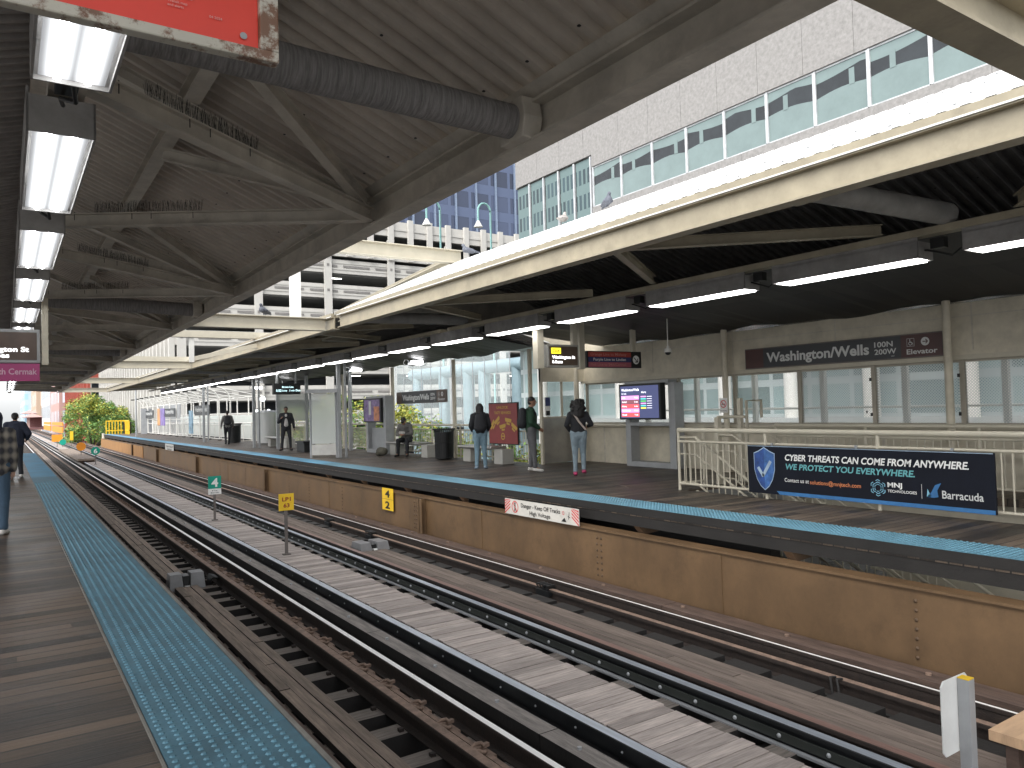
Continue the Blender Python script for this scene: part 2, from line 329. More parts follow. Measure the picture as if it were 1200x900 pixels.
# near platform
g = G(); g.box(-5, 1.17, -3, 42, -.12, 0, 0); struct(g.build('platform_near', deckn))
g = G(); g.box(-5, 1.2, -3, 42, -.34, -.124); g.box(1.0, 1.14, -3, 42, -.75, -.345); struct(g.build('platform_edge_beam', darkst))
def tactile(name, x0, x1, y0, y1, m, dense, md=None):
    g = G(); n = int((y1-y0)/1.22)
    for i in range(n+1):
        a = y0+i*1.22; b = min(y1, a+1.214)
        if b > a: g.box(x0, x1, a, b, .004, .013)
    y = y0+.03
    while y < dense:
        x = x0+.035; seg = 6 if y < 9 else 4
        while x < x1-.02:
            r = .0165; h = .007; vs = [(x+math.cos(2*math.pi*k/seg)*r*q, y+math.sin(2*math.pi*k/seg)*r*q, .013+hh) for q, hh in ((1, 0), (.62, h)) for k in range(seg)]
            g.add(vs, [(k, (k+1) % seg, seg+(k+1) % seg, seg+k) for k in range(seg)]+[tuple(range(seg, 2*seg))], 1)
            x += .06
        y += .06
    o = struct(g.build(name, [m, md or m])); return o
tactile('tactile_strip', .59, 1.17, -1.0, 24, tact, 22, tactd)
tactile('tactile_strip', .59, 1.17, 24.01, 41.9, tactf, 24)
g = G(); g.bar((1.185, -3, .0), (1.185, 42, .0), .02, .04); g.bar((.578, -3, .007), (.578, 42, .007), .012, .012)
struct(g.build('platform_edge_trim', mat('edge_trim', (.20, .19, .17), .6, var=.4, bump=.2)))
# far platform deck with stair opening
PX = 7.75
g = G()
g.box(PX+.02, 10.0, -3, 82, -.12, 0); g.box(10.0, 13.5, 9.5, 16.6, -.12, 0); g.box(12.3, 13.5, -3, 9.5, -.12, 0); g.box(10.0, 12.05, 16.6, 82, -.12, 0); g.box(10, 12.3, -3, -1, -.12, 0)
struct(g.build('platform_far', deckmat('far_platform_boards', (.135, .10, .072), (.018, .014, .011), .14, .5, .42)))
tactile('tactile_strip', PX+.02, PX+.62, -1.0, 22, mat('dull_blue_tactile_tile', (.07, .19, .26), .5, var=.3, vs=2, grime=.3, bump=.1), 15, tactd)
tactile('tactile_strip', PX+.02, PX+.62, 22.01, 81.9, tactf, 22)
# street side walls of the buildings' ground
# ---------------------------------------------------------------- tracks
RZ = -1.15
def rail_poly(xc, zt, h=.17, hw=.036, bw=.07):
    return [(xc-bw, zt-h), (xc+bw, zt-h), (xc+bw, zt-h+.012), (xc+.012, zt-h+.03), (xc+.012, zt-.045), (xc+hw, zt-.035), (xc+hw, zt-.006), (xc+hw-.008, zt), (xc-hw+.008, zt), (xc-hw, zt-.006), (xc-hw, zt-.035), (xc-.012, zt-.045), (xc-.012, zt-h+.03), (xc-bw, zt-h+.012)]
Y0, Y1 = -2, 420
def rail(name, xc, zt, side, head, parent, h=.17, hw=.036, bw=.07, label=None):
    g = G(); P = rail_poly(xc, zt, h, hw, bw); g.prism(P, 'y', Y0, Y1, 0)
    g.add([(xc-hw+.005, Y0, zt+.001), (xc+hw-.005, Y0, zt+.001), (xc+hw-.005, Y1, zt+.001), (xc-hw+.005, Y1, zt+.001)], [(0, 1, 2, 3)], 1)
    o = g.build(name, [side, head], parent)
    if label: o['label'] = label
    return o
def ties(x0, x1, parent, ys):
    zt = RZ-.17; first = None
    for i in range(100):
        y = ys+i*.605
        if first is None:
            g = G(); g.box(x0, x1, -.115, .115, zt-.2, zt, 0, 1); first = g.build('tie', [creo_shade, tiem], parent); first.location.y = y
        else:
            o = first.copy(); COL.objects.link(o); o.location.y = y+random.uniform(-.035, .035); o.location.x = random.uniform(-.06, .06)
            o.rotation_euler.z = random.uniform(-.016, .016)
    g = G(); y = ys+100*.605
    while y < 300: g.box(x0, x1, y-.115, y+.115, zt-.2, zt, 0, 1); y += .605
    o = g.build('tie', [creo_shade, tiem], parent); o['kind'] = 'stuff'; o['label'] = 'distant ties running on to the horizon'
def spikes(g, xs, y0, y1, step, z, r=.022):
    y = y0
    while y < y1:
        for x in xs: g.box(x-r, x+r, y-r, y+r, z, z+.03)
        y += step
def spike_parts(parent, xs, y0, y1, step, z):
    n = 0; first = None; rest = G(); y = y0
    while y < y1:
        for x in xs:
            n += 1
            if n > 99: rest.box(x-.022, x+.022, y-.022, y+.022, z, z+.03); continue
            if first is None: g = G(); g.box(-.022, .022, -.022, .022, z, z+.03); first = g.build('rail_spike', rustdk, parent); first.location = (x, y, 0)
            else: c = first.copy(); COL.objects.link(c); c.location = (x, y, 0)
        y += step
    o = rest.build('rail_spike', rustdk, parent); o['kind'] = 'stuff'; o['label'] = 'spikes of the more distant ties'
def ball_parts(parent, name, m, pts, r):
    first = None; rest = G()
    for i, p in enumerate(pts):
        if i > 98: rest.ball(p, r, 0, 8, 5)
        elif first is None: g = G(); g.ball((0, 0, 0), r, 0, 8, 5); first = g.build(name, m, parent); first.location = p
        else: c = first.copy(); COL.objects.link(c); c.location = p
    if rest.v: o = rest.build(name, m, parent); o['kind'] = 'stuff'; o['label'] = 'bolts farther along the rail'
# near track
T1 = thing('railway_track', 'nearer railway track with one bright polished rail beside the left platform', 'railway track', (0, 0, 0))
ties(1.35, 4.3, T1, 2.08)
rail('running_rail', 1.995, RZ, rustdk, shiny, T1); rail('running_rail', 3.43, RZ, rustdk, shiny, T1, hw=.034)
rail('guard_rail', 3.045, RZ, rustdk, rustst, T1, hw=.045, label='rusty guard rail inside the polished rail')
g = G(); g.bar((3.255, Y0, RZ-.135), (3.255, 200, RZ-.135), .05, .035); g.build('spacer_bar', rustst, T1)
spike_parts(T1, (2.93, 3.17, 3.55), 2.08, 45, .605, RZ-.17)
# clips: curled spring clips between rails
clip0 = None
for i in range(60):
    y = 2.08+.3+i*.605
    if clip0 is None:
        g = G(); pts = [(3.20+.06*math.cos(a)*1.2, .07*math.sin(a), RZ-.115+.02*math.sin(a*2)+.03) for a in [k*math.pi/5 for k in range(10)]]
        g.tube(pts, .016, 6); g.bar((3.14, .02, RZ-.10), (3.34, .06, RZ-.10), .035, .03); g.box(3.16, 3.33, -.09, .09, RZ-.168, RZ-.135)
        clip0 = g.build('rail_clip', rustst, T1); clip0.location.y = y
    else:
        o = clip0.copy(); COL.objects.link(o); o.location.y = y; o.rotation_euler.z = random.uniform(-.02, .02)
g = G()
for k in range(3):
    x = 2.29+k*.118; y = -2.0+k*.9
    while y < 190:
        L = 4.9; e = min(y+L-.012, 190)
        for a, b in ((y, min(e, 13.45)), (max(y, 13.95), e)):
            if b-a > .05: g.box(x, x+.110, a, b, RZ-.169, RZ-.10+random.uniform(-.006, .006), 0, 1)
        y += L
o = g.build('walk_board', [creo_shade, plankL], T1)
g = G(); y = -2
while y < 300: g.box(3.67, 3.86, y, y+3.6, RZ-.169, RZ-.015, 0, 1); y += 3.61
g.build('guard_timber', [creo_shade, timbg], T1)
g = G(); g.box(2.06, 2.16, -2, 200, RZ-.169, RZ-.03); g.build('guard_timber', timbb, T1, .01)
for i in range(40): g = G(); g.tube([(3.76, 2.38+i*1.21, RZ-.015), (3.76, 2.38+i*1.21, RZ+.005)], .02, 8); g.build('timber_bolt', steelg, T1)
rail('conductor_rail', 4.13, RZ, black, silver, T1, h=.19, hw=.052, bw=.085, label='black conductor rail with silver blue top beside the centre boards')
ball_parts(T1, 'rail_bolt', steelg, [(4.115, 2.3+i*.6, RZ-.10) for i in range(110)], .012)
g = G(); g.bar((4.04, Y0, RZ-.165), (4.04, 200, RZ-.165), .03, .02); g.build('rail_foot', steelg, T1)
for i in range(30):
    g = G(); y = 2.9+i*1.815; g.box(3.93, 4.02, y-.13, y+.05, RZ-.168, RZ-.135); g.build('insulator', whg, T1)
# far track
T2 = thing('railway_track', 'farther railway track running along the tan girder below the far platform', 'railway track', (0, 0, 0))
ties(4.95, 7.55, T2, 2.3)
rail('conductor_rail', 5.43, RZ, black, silver, T2, h=.19, hw=.05, bw=.085, label='black bolted conductor rail with silver blue top')
g = G(); g.bar((5.365, Y0, RZ-.10), (5.365, 260, RZ-.10), .02, .07); g.build('splice_bar', mat('grey_green_bar', (.03, .034, .03), .5, var=.2), T2)
g = G(); g.bar((5.34, Y0, RZ-.168), (5.34, 260, RZ-.168), .05, .02); g.build('rail_foot', steelg, T2)
ball_parts(T2, 'rail_bolt', steelg, [(5.353, 2.3+i*.46, RZ-.095) for i in range(120)], .02)
rail('running_rail', 5.645, RZ, rustdk, redrail, T2, hw=.05); rail('running_rail', 7.09, RZ, rustdk, shiny, T2, hw=.022)
rail('guard_rail', 6.69, RZ, rustdk, rustst, T2, hw=.045)
g = G(); g.bar((6.54, Y0, RZ-.15), (6.54, 200, RZ-.15), .05, .03); g.build('spacer_bar', darkst, T2)
spike_parts(T2, (6.57, 6.82, 6.97, 7.2), 2.3, 60, .605, RZ-.17)
g = G()
for k in range(4):
    x = 5.79+k*.125; y = -2.0-k*.8
    while y < 200:
        e = y+4.4; 
        for a, b in ((y, min(e, 14.1)), (max(y, 14.75), e)):
            if b-a > .05: g.box(x, x+.118, a, b-.01, RZ-.169, RZ-.05+random.uniform(-.005, .005))
        y += 4.4
g.build('walk_board', mat('brown_walk_timber', (.165, .13, .108), .8, var=.45, vs=3, stretch=(9, .6, 4), bump=.6, bs=14, island=.2), T2)
pad = None
for i in range(100):
    if pad is None: g = G(); g.box(6.30, 6.5, -.235, .235, RZ-.169, RZ-.06); pad = g.build('tie_pad', darkst, T2); pad.location.y = 2.3
    else: c = pad.copy(); COL.objects.link(c); c.location.y = 2.3+i*.605
g = G(); y = -3
while y < 300: g.box(7.26, 7.56, y, y+5.2, RZ-.169, RZ+.0); y += 5.215
g.build('guard_timber', timbb, T2, .012)
for i in range(30): g = G(); g.tube([(7.42, 2.38+i*1.6, RZ), (7.42, 2.38+i*1.6, RZ+.02)], .028, 8); g.build('timber_bolt', rustst, T2)
# the clamps and jumper straps on the far guard rail
for y, lb in ((9.22, 'black clamp on the far rusty guard rail under the danger sign'), (18.28, 'small black clamp on the far guard rail beyond the relay box'), (15.7, 'small black clamp on the far guard rail beside the relay box')):
    g = G((6.69, y, RZ)); g.box(6.60, 6.80, y-.16, y+.16, RZ-.1, RZ-.02); g.box(6.62, 6.78, y-.11, y+.02, RZ-.1, RZ+.03)
    for k in range(4): g.tube([(6.62, y-.12+k*.08, RZ+.01), (6.60, y-.12+k*.08, RZ+.05), (6.76, y-.1+k*.08, RZ+.045)], .018, 6)
    tag(g.build('rail_clamp', black, None, .008), lb, 'rail clamp', 'clamps on the far guard rail')
g = G((6.6, 4.4, RZ))
for dy in (0, .07): g.tube([(6.66, 4.4+dy, RZ+.012), (6.60, 4.42+dy, RZ+.02), (6.56, 4.38+dy, RZ-.05), (6.54, 4.36+dy, RZ-.16)], .012, 6)
tag(g.build('jumper_cable', darkst), 'two short bent cables looping over the far rusty rail near the camera', 'cable')
# relay boxes
def relay(x0, x1, y0, y1, zt, lb, zb=RZ-.10):
    t = thing('relay_box', lb, 'relay box', (x0, y0, zb), 'metal track relay boxes')
    o = (x0, y0, zb); m = (x0+x1)/2
    g = G(o); k = .05
    for a, b in ((x0, m-.06), (m+.04, x1)):
        g.add([(a, y0, zb), (b, y0, zb), (b, y1, zb), (a, y1, zb), (a+.02, y0+k, zt), (b-.02, y0+k, zt), (b-.02, y1-k, zt), (a+.02, y1-k, zt)],
              [(3, 2, 1, 0), (4, 5, 6, 7), (0, 1, 5, 4), (1, 2, 6, 5), (2, 3, 7, 6), (3, 0, 4, 7)])
    g.build('housing', mat('grey_box_steel', (.20, .20, .205), .5, .2, var=.2, grime=.3), t, .006)
    g = G(o); g.box(m-.058, m+.038, y0+.06, y1-.05, zb+.01, zt-.04); g.build('connector', black, t)
    g = G(o)
    for q in range(5): g.tube([(m-.04+q*.018, y0+.07, zb+.05), (m-.03+q*.015, y0+.0, zb+.06), (m-.035+q*.014, y0-.02, zb+.03)], .009, 5)
    g.build('wires', whg, t); return t
relay(2.22, 2.78, 13.50, 13.88, RZ+.09, 'grey metal box across the near track boards with white wires in its gap', RZ-.168)
relay(5.80, 6.42, 14.15, 14.70, RZ+.08, 'grey metal box in the far track boards left of the tan girder stiffener')
g = G((2.92, 13.7, RZ))
for k in range(6): g.tube([(2.86, 13.55+k*.05, RZ-.1), (2.9, 13.52+k*.06, RZ-.02), (3.0, 13.56+k*.05, RZ-.06)], .018, 6)
tag(g.build('rail_clamp', black), 'black cable clamp joining the near relay box to the rusty rail', 'rail clamp')
# central walkway of crosswise boards
g = G(); y = -1.0
while y < 110:
    w = .135; g.box(4.235+random.uniform(-.01, .01), 4.93+random.uniform(-.02, .02), y, y+w, RZ-.06, RZ-.02+random.uniform(-.005, .005)); y += w+.009
struct(g.build('walkway', plankX, None, .004))
g = G(); g.box(4.24, 4.92, 110, 400, RZ-.06, RZ-.02); struct(g.build('walkway', plankX))
# stringer girders below
for x, lb in ((1.99, 'dark riveted steel girder below the near track left side'), (3.43, 'dark steel girder below the bright polished rail'), (5.6, 'dark steel girder below the far track left side')):
    g = G((x, 0, 0)); g.box(x-.14, x+.14, -2, 300, RZ-.40, RZ-.375); g.box(x-.02, x+.02, -2, 300, RZ-1.3, RZ-.4)
    tag(g.build('girder', darkst), lb, 'girder', 'dark girders under the tracks')
# tan girder
GX = 7.65
t = thing('girder', 'long tan painted plate girder with rivets beside the far track', 'girder', (GX, 0, -1.3))
o = (GX, 0, -1.3)
g = G(o); g.box(GX, GX+.03, -2, 82, -2.4, -.38); g.box(GX-.03, GX+.2, -2, 82, -.40, -.372); g.build('web', girdm, t)
for k, y in enumerate((14.95, 26.9, 38.3, 49.5, 60)):
    g = G(o); g.box(GX-.16, GX-.002, y, y+.03, -1.3, -.401); g.box(GX-.16, GX-.14, y-.1, y+.12, -1.3, -.401); g.build('stiffener', girdm, t)
for y in (6.7, 12.6, 20.9, 32.6):
    g = G(o); g.box(GX-.012, GX-.001, y, y+.16, -1.3, -.42); g.build('splice_plate', girdm, t)
g = G(o)
for y in (4.2, 9.12, 15.45, 19.89, 22.6, 24.53, 27.4, 29.87, 34, 38.7, 43.17):
    for k in range(7):
        for dy in ((-.05, .05) if y in (9.12, 15.45, 27.4) else (0,)): g.ball((GX, y+dy, -.52-k*.095), (.02, .02, .02), 0, 6, 4)
g.build('rivet', mat('dark_rivets', (.09, .055, .03), .7, var=.3), t)
g = G(o)
for y in range(56, 82): g.box(GX-.05, GX-.003, y-.46, y+.51, -1.3, -.42)
g.build('timber_facing', mat('orange_brown_boards', (.33, .17, .06), .8, var=.4, vs=2, stretch=(1, 6, .7)), t)
# fascia under far tactile edge
t = thing('platform_fascia', 'sooty black edge beam with brackets under the far platform edge', 'edge beam', (PX, 0, -.1))
o = (PX, 0, -.1)
g = G(o); g.box(8.5, 8.7, 6.6, 82, -2.4, -.125); g.build('gap_backing', darkst, t)  # dark backing added so the gap under the platform edge stays black
g = G(o); g.box(PX+.03, PX+.18, -2, 82, -.27, -.005); g.box(PX+.01, PX+.03, -2, 82, -.1, .012); g.build('edge_beam', darkst, t)
for k in range(30):
    y = 3.2+k*2.62
    g = G(o); g.prism([(PX+.05, -.272), (PX+.7, -.272), (PX+.7, -.36), (PX+.16, -.40)], 'y', y-.06, y+.06); g.build('bracket', mat('brown_bracket', (.16, .10, .06), .7, var=.3) if k == 0 else bpy.data.materials['brown_bracket'], t)
    g = G(o); g.box(PX+.2, 12, y-.1, y+.1, -.45, -.13); g.build('cross_beam', darkst, t) if y > 10 else None
# ================================================================ CANOPIES
LX, RX, EZ = 3.06, 6.04, 3.35          # edge beam lines, height of their underside
NX, FX = .30, 8.72                     # ridge / light lines
TOPZ = 4.88
def sheet(name, xa, za, xb, zb, y0, y1, mats, parent, th=.004, dep=.06, pitch=.178):
    """corrugated roof sheet; ribs run from (xa,za) to (xb,zb)"""
    g = G(); y = y0; prof = []
    while y < y1:
        for dy, dz in ((0, 0), (.055, 0), (.075, dep), (.155, dep), (.178, 0)):
            prof.append((min(y+dy, y1), dz))
        y += pitch
    vs = []; fs = []
    for (y, dz) in prof: vs += [(xa, y, za+dz), (xb, y, zb+dz)]
    n = len(prof)
    for i in range(n-1): fs.append((2*i, 2*i+1, 2*i+3, 2*i+2))
    g.add(vs, fs, 0)
    L_ = math.hypot(xb-xa, zb-za); nr = 4; q = 0; y = y0+.027
    while y < min(y1, 20):
        for r_ in range(nr):
            u = (r_+.35)/nr; x = xa+(xb-xa)*u; z = za+(zb-za)*u
            if q % 3 == r_ % 3:
                for zz, mi in ((z-.006, 0),): g.box(x-.009, x+.009, y-.009, y+.009, z-.008, z-.001, 2)
                g.box(x-.012, x+.012, y+.08, y+.104, z+dep+.008, z+dep+.016, 3)
        y += pitch; q += 1
    vs2 = [(x, y, z+th+.002) for x, y, z in vs]; g.add(vs2, [tuple(reversed(f)) for f in fs], 1)
    return g.build(name, mats+[black, steelg], parent)
def edge_beam(x, sgn, y0, y1, parent, m, zb=EZ, cap=None):
    """sgn = +1 when the platform lies on the +x side"""
    g = G(); h = .27
    g.box(x-.09, x+.09, y0, y1, zb, zb+.018); g.box(x-.09, x+.09, y0, y1, zb+h-.018, zb+h)
    g.box(x-.012-sgn*.02, x+.012-sgn*.02, y0, y1, zb+.018, zb+h-.018)
    # angle the sheets sit on
    g.add([(x+sgn*.02, y0, zb+h+.002), (x+sgn*.13, y0, zb+h+.09), (x+sgn*.13, y1, zb+h+.09), (x+sgn*.02, y1, zb+h+.002)], [(0, 1, 2, 3)])
    g.build('edge_beam', m, parent)
    g = G(); g.box(x-sgn*.10-.004, x-sgn*.10+.003, y0, y1, zb+h-.004, zb+h+.012); g.box(x-sgn*.06-.04, x-sgn*.06+.04, y0, y1, zb+h+.005, zb+h+.078, 1)
    g.build('gutter', [mat('white_gutter_lip', (.75, .75, .72), .4, var=.05), m] if 'white_gutter_lip' not in bpy.data.materials else [bpy.data.materials['white_gutter_lip'], m], parent)
def brace(g, p, q, w=.10, h=.13): g.ibeam(p, q, w, h, .012)
def canopy(kind, x_e, x_r, x_o, z_o, sgn, y0, y1, nodes, tubes, mB, mS, mT, topz, roofm):
    lab = {'L': 'beige corrugated canopy over the left platform with V-braces and bird spikes', 'R': 'canopy over the far platform with white sloping roof and cream gutter beam', 'R2': 'lower rear section of the far platform canopy beyond the hip beam'}[kind]
    t = thing('canopy_roof', lab, 'canopy', (0, 0, 0))
    edge_beam(x_e, sgn, y0, y1, t, mB, cap=steelg if kind != 'L' else None)
    sheet('roof_sheet', x_e+sgn*.0, EZ+.325, x_r, topz, y0, y1, [mS, roofm], t)
    sheet('roof_sheet', x_r, topz, x_o, z_o, y0, 42 if kind == 'R2' else y1, [deckd, roofm], t)
    g = G(); g.box(x_r-.09, x_r+.09, y0, y1, 3.36, 3.44); g.build('light_beam', mB, t)
    g = G(); g.ibeam((x_r, y0, topz-.1), (x_r, y1, topz-.1), .14, .16, .012); 
    pz = EZ+.34+(topz-EZ-.34)*.62; px = x_e+(x_r-x_e)*.62
    g.ibeam((px, y0, pz-.13), (px, y1, pz-.13), .14, .14, .012); g.build('purlin', mB, t)
    for y in nodes:
        if not (y0-.5 < y < y1+.5): continue
        for dy in (-1.9, 1.9):
            if y0-.2 < y+dy < y1+.2:
                g = G(); brace(g, (x_e+sgn*.08, y, EZ+.11), (x_r-sgn*.08, y+dy, 3.52)); g.build('brace', mB, t)
                g = G(); brace(g, (x_e+sgn*.12, y, EZ+.22), (px, y+dy*.72, pz-.23)); g.build('brace', mB, t)
        g = G(); brace(g, (x_e+sgn*.1, y+.03, EZ+.16), (x_r, y+.03, topz-.28), .14, .12); g.build('rafter', mB, t)
    for y in tubes:
        if not (y0 < y < y1): continue
        g = G(); g.tube([(x_e+sgn*.16, y, 3.50), (x_r-sgn*(1.7 if kind != 'L' else -.3)*0, y, 3.56)], .115, 20, 0, .125)
        g.build('duct', mT, t)
        g = G(); a = [(-.135, 3.36), (.135, 3.36), (.17, 3.50), (.135, 3.64), (-.135, 3.64), (-.17, 3.50)]
        g.add([(x_e+sgn*xx, y+u, v) for xx in (.02, .17) for u, v in a], [tuple(range(6)), tuple(range(11, 5, -1))]+[(i, (i+1) % 6, 6+(i+1) % 6, 6+i) for i in range(6)])
        g.build('duct_collar', mB, t, .008)
    return t
nodesL = [1.6+5.27*k for k in range(-1, 8)]
CL = canopy('L', LX, NX, -4.2, 3.5, -1, -2.5, 60, [1.6-5.27, 1.6]+[6.87+5.3*k for k in range(11)], [4.25+10.6*k for k in range(-1, 6)], creamdk, deckc, duct, TOPZ, roofw)
# bird spikes on the near braces
for (y, dy) in ((6.87, -1.9), (6.87, 1.9), (12.17, -1.9), (12.17, 1.9)):
    g = G(); p = Vector((LX-.08, y, EZ+.175)); q = Vector((NX+.08, y+dy, 3.585)); d = q-p
    for k in range(110):
        u = .52+.46*k/150; b = p+d*u
        for s_ in (-1, 1):
            e = b+Vector((random.uniform(-.02, .02), s_*random.uniform(.0, .035), random.uniform(.09, .13)))
            g.bar(b, e, .0016, .0016)
    g.bar(p+d*.52, p+d*.98, .02, .006)
    for u in (.55, .68, .74, .92): b = p+d*u+Vector((0, -.052, 0)); g.bar(b+Vector((0, 0, .01)), b+Vector((0, 0, -.07)), .006, .006)
    o = g.build('bird_spikes', black, CL)
CR = canopy('R', RX, FX, 13.55, 3.22, 1, -2.5, 15.55, [1.6-5.27, 1.6]+[6.87+5.3*k for k in range(2)], [4.25, 14.85], creamb, deckd, ductc, TOPZ, roofw)
# ridge end rake + rear canopy with lower pitch
g = G(); g.ibeam((RX, 15.7, 3.60), (FX, 15.55, 4.98), .16, .2, .015); g.bar((RX-.02, 15.82, 3.66), (FX, 15.75, 5.06), .05, .12); g.build('rake_beam', creamlt, CR)
g = G()
g.add([(RX+.1, 15.56, 3.70), (FX, 15.56, 4.9), (13.5, 15.56, 3.25), (13.5, 15.56, 3.1), (FX, 15.56, 3.55), (RX+.1, 15.56, 3.6)], [(0, 1, 2, 3, 4, 5)])
g.build('gable_panel', creamdk, CR)
CR2 = canopy('R2', RX, FX, 11.9, 3.16, 1, 15.9, 60, [6.87+5.3*k for k in range(2, 11)], [25.4, 36, 46.6, 57], creamb, deckd, ductc, 3.98, roofw)
# tie beams across the track opening
for k, (y, lb) in enumerate(((1.83, 'nearest cream tie beam overhead at the top right corner'), (16.3, 'cream tie beam between canopies where the sloping roof ends, a pigeon on it'), (31, 'third cream tie beam across the track opening beyond the pigeon'), (44.5, 'fourth cream tie beam across the track opening'), (59.5, 'farthest cream tie beam above the red brick building'))):
    g = G((LX, y, EZ)); g.ibeam((LX+.1, y, EZ+.14), (RX-.1, y, EZ+.14), .2, .28, .02)
    tag(g.build('tie_beam', creamb if k == 0 else creamlt), lb, 'beam', 'tie beams across the track opening')
g = G((LX, 14.9, 4.8)); g.ibeam((NX, 15.0, 5.0), (FX, 15.0, 5.0), .2, .3, .02)
tag(g.build('tie_beam', creamlt), 'upper cream beam spanning high between the two canopy ridges', 'beam')
# white steel frame behind second tie beam
t = thing('steel_frame', 'white painted open steel frame of posts above the tie beams', 'frame', (3.2, 22, 3.6))
o = (3.2, 22, 3.6)
for bb in ((3.0, 9.0, 21.9, 22.1, 3.68, 3.86), (2.9, 8.9, 33, 33.15, 3.75, 3.95)): g = G(o); g.box(*bb); g.build('beam', creamlt, t)
for x, y, a, b, w in ((6.55, 20.2, 3.63, 7.2, .24), (4.25, 22, 3.0, 3.67, .12)):
    g = G(o); g.box(x-w/2, x+w/2, y-w/2, y+w/2, a, b); g.build('post', whitep, t)
g = G(o); g.bar((4.3, 22, 3.1), (6.2, 22, 3.55), .1, .12); g.build('diagonal', creamlt, t)
# dark sheeting hung under the back slope, with an added glossy strip for the reflected glints along its edge
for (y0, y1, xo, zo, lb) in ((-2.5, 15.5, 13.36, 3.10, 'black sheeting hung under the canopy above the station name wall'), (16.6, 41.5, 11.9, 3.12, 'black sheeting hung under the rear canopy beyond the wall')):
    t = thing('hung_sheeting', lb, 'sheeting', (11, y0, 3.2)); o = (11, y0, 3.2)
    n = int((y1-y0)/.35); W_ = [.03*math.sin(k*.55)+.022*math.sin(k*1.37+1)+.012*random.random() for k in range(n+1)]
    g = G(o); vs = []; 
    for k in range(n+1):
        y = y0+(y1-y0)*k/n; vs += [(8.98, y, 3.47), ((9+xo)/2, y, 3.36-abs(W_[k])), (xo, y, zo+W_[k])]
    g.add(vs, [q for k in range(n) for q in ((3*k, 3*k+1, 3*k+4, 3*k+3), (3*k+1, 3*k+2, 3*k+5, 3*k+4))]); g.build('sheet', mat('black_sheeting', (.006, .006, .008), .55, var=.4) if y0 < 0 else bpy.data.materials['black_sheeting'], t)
    if y0 < 0:
        g = G(o); vs = []
        for k in range(n+1):
            y = y0+(y1-y0)*k/n; w_ = max(0, W_[k]+.012+.01*math.sin(k*.2))*1.1; vs += [(xo-.03, y, zo+W_[k]-.004), (xo-.012, y, zo+W_[k]-.004-w_)]
        g.add(vs, [(2*k, 2*k+1, 2*k+3, 2*k+2) for k in range(n)]); g.build('edge_trim', mat('glint_strip', (.8, .8, .78), .25, .8, var=.3), t)
# canopy columns
colm = cream
def column(x, y, zt, lb, r=.085, m=None, grp='round posts of the far platform'):
    g = G((x, y, 0)); g.tube([(x, y, 0), (x, y, zt)], r, 16); g.box(x-r*1.5, x+r*1.5, y-r*1.5, y+r*1.5, 0, .03)
    return tag(g.build('post', m or colm), lb, 'post', grp)
for i, (x, y, zt, r) in enumerate(((13.2, 6.52, 3.25, .065), (13.2, 11.28, 3.25, .065), (12.95, 16.2, 3.2, .065), (11.8, 16.75, 3.1, .06), (11.8, 20.93, 3.1, .065), (11.8, 25.48, 3.1, .065), (11.8, 30.35, 3.1, .065))):
    column(x, y, zt, ['round cream post right of the elevator sign', 'round cream post beside the no smoking sign', 'round grey post behind the woman with crossbody strap', 'round cream post behind the man in green jacket', 'round cream post between litter bin and bench', 'round cream post behind the seated person', 'round cream post left of the map kiosk'][i], r)
for i, (x, y) in enumerate(((9.4, 24.6), (9.5, 35.5), (9.6, 46.5))):
    g = G((x, y, 0)); g.box(x-.06, x+.06, y-.06, y+.06, 0, 3.4); g.box(x+.2, x+.27, y-.035, y+.035, 0, 3.4)
    tag(g.build('column', steelg, None, .006), ['grey steel double column beside the glass windbreak', 'grey steel double column behind the standing man in black', 'grey steel double column beside the far black bin'][i], 'column', 'double columns under the far canopy')
# ---------------------------------------------------------------- light fixtures
def fixtures(x, xs, ys, L, z, name, side):
    first = None
    for i, y in enumerate(ys):
        lb = f'{ORD[i]} fluorescent ceiling light from the camera over the {side}'
        if first is None:
            t = thing('ceiling_light', lb, 'ceiling light', (x, y, z), f'row of ceiling lights over the {side}')
            o = (x, y, z)
            g = G(o); w = .165
            g.box(x-w, x-w+.012, y, y+L, z, z+.24); g.box(x+w-.012, x+w, y, y+L, z, z+.2); g.box(x-w, x+w, y, y+.012, z, z+.2); g.box(x-w, x+w, y+L-.012, y+L, z, z+.2); g.box(x-w, x+w, y+.013, y+L-.013, z+.188, z+.2)
            g.build('housing', mat('dirty_grey_housing', (.30, .29, .28), .6, .1, var=.3, grime=.4), t)
            if side == 'left platform':
                g = G(o); g.box(x-.135, x+.135, y+.02, y+L-.02, z+.02, z+.028); g.build('diffuser', emtube, t)
                for dx in (-.062, .062):
                    g = G(o); g.tube([(x+dx, y+.06, z+.012), (x+dx, y+L-.06, z+.012)], .019, 8); g.build('tube', emtube2, t)
            else:
                g = G(o); g.box(x-.15, x+.15, y+.06, y+L-.06, z-.012, z+.02); g.build('diffuser', mat('lit_far_diffuser', (1, .99, .97), emit=5), t)
            g = G(o); g.tube([(x, y+L+.02, z+.1), (x+.03, y+L+.2, z+.0), (x-.02, y+L+.45, z+.1), (x, y+L+.6, z+.12)], .012, 6); g.box(x-.05, x+.05, y+L+.25, y+L+.4, z+.1, z+.22); g.build('cable', black, t)
            first = t
        else: copy_tree(first, (x, y, z), lb)
fixtures(.27, 0, [2.18, 4.75, 7.3, 9.84, 12.45, 15.0, 17.6, 20.2, 22.8, 25.4, 28, 30.6, 33.2, 35.8, 38.4, 41, 43.6, 46.2], 1.85, 3.1, 'L', 'left platform')
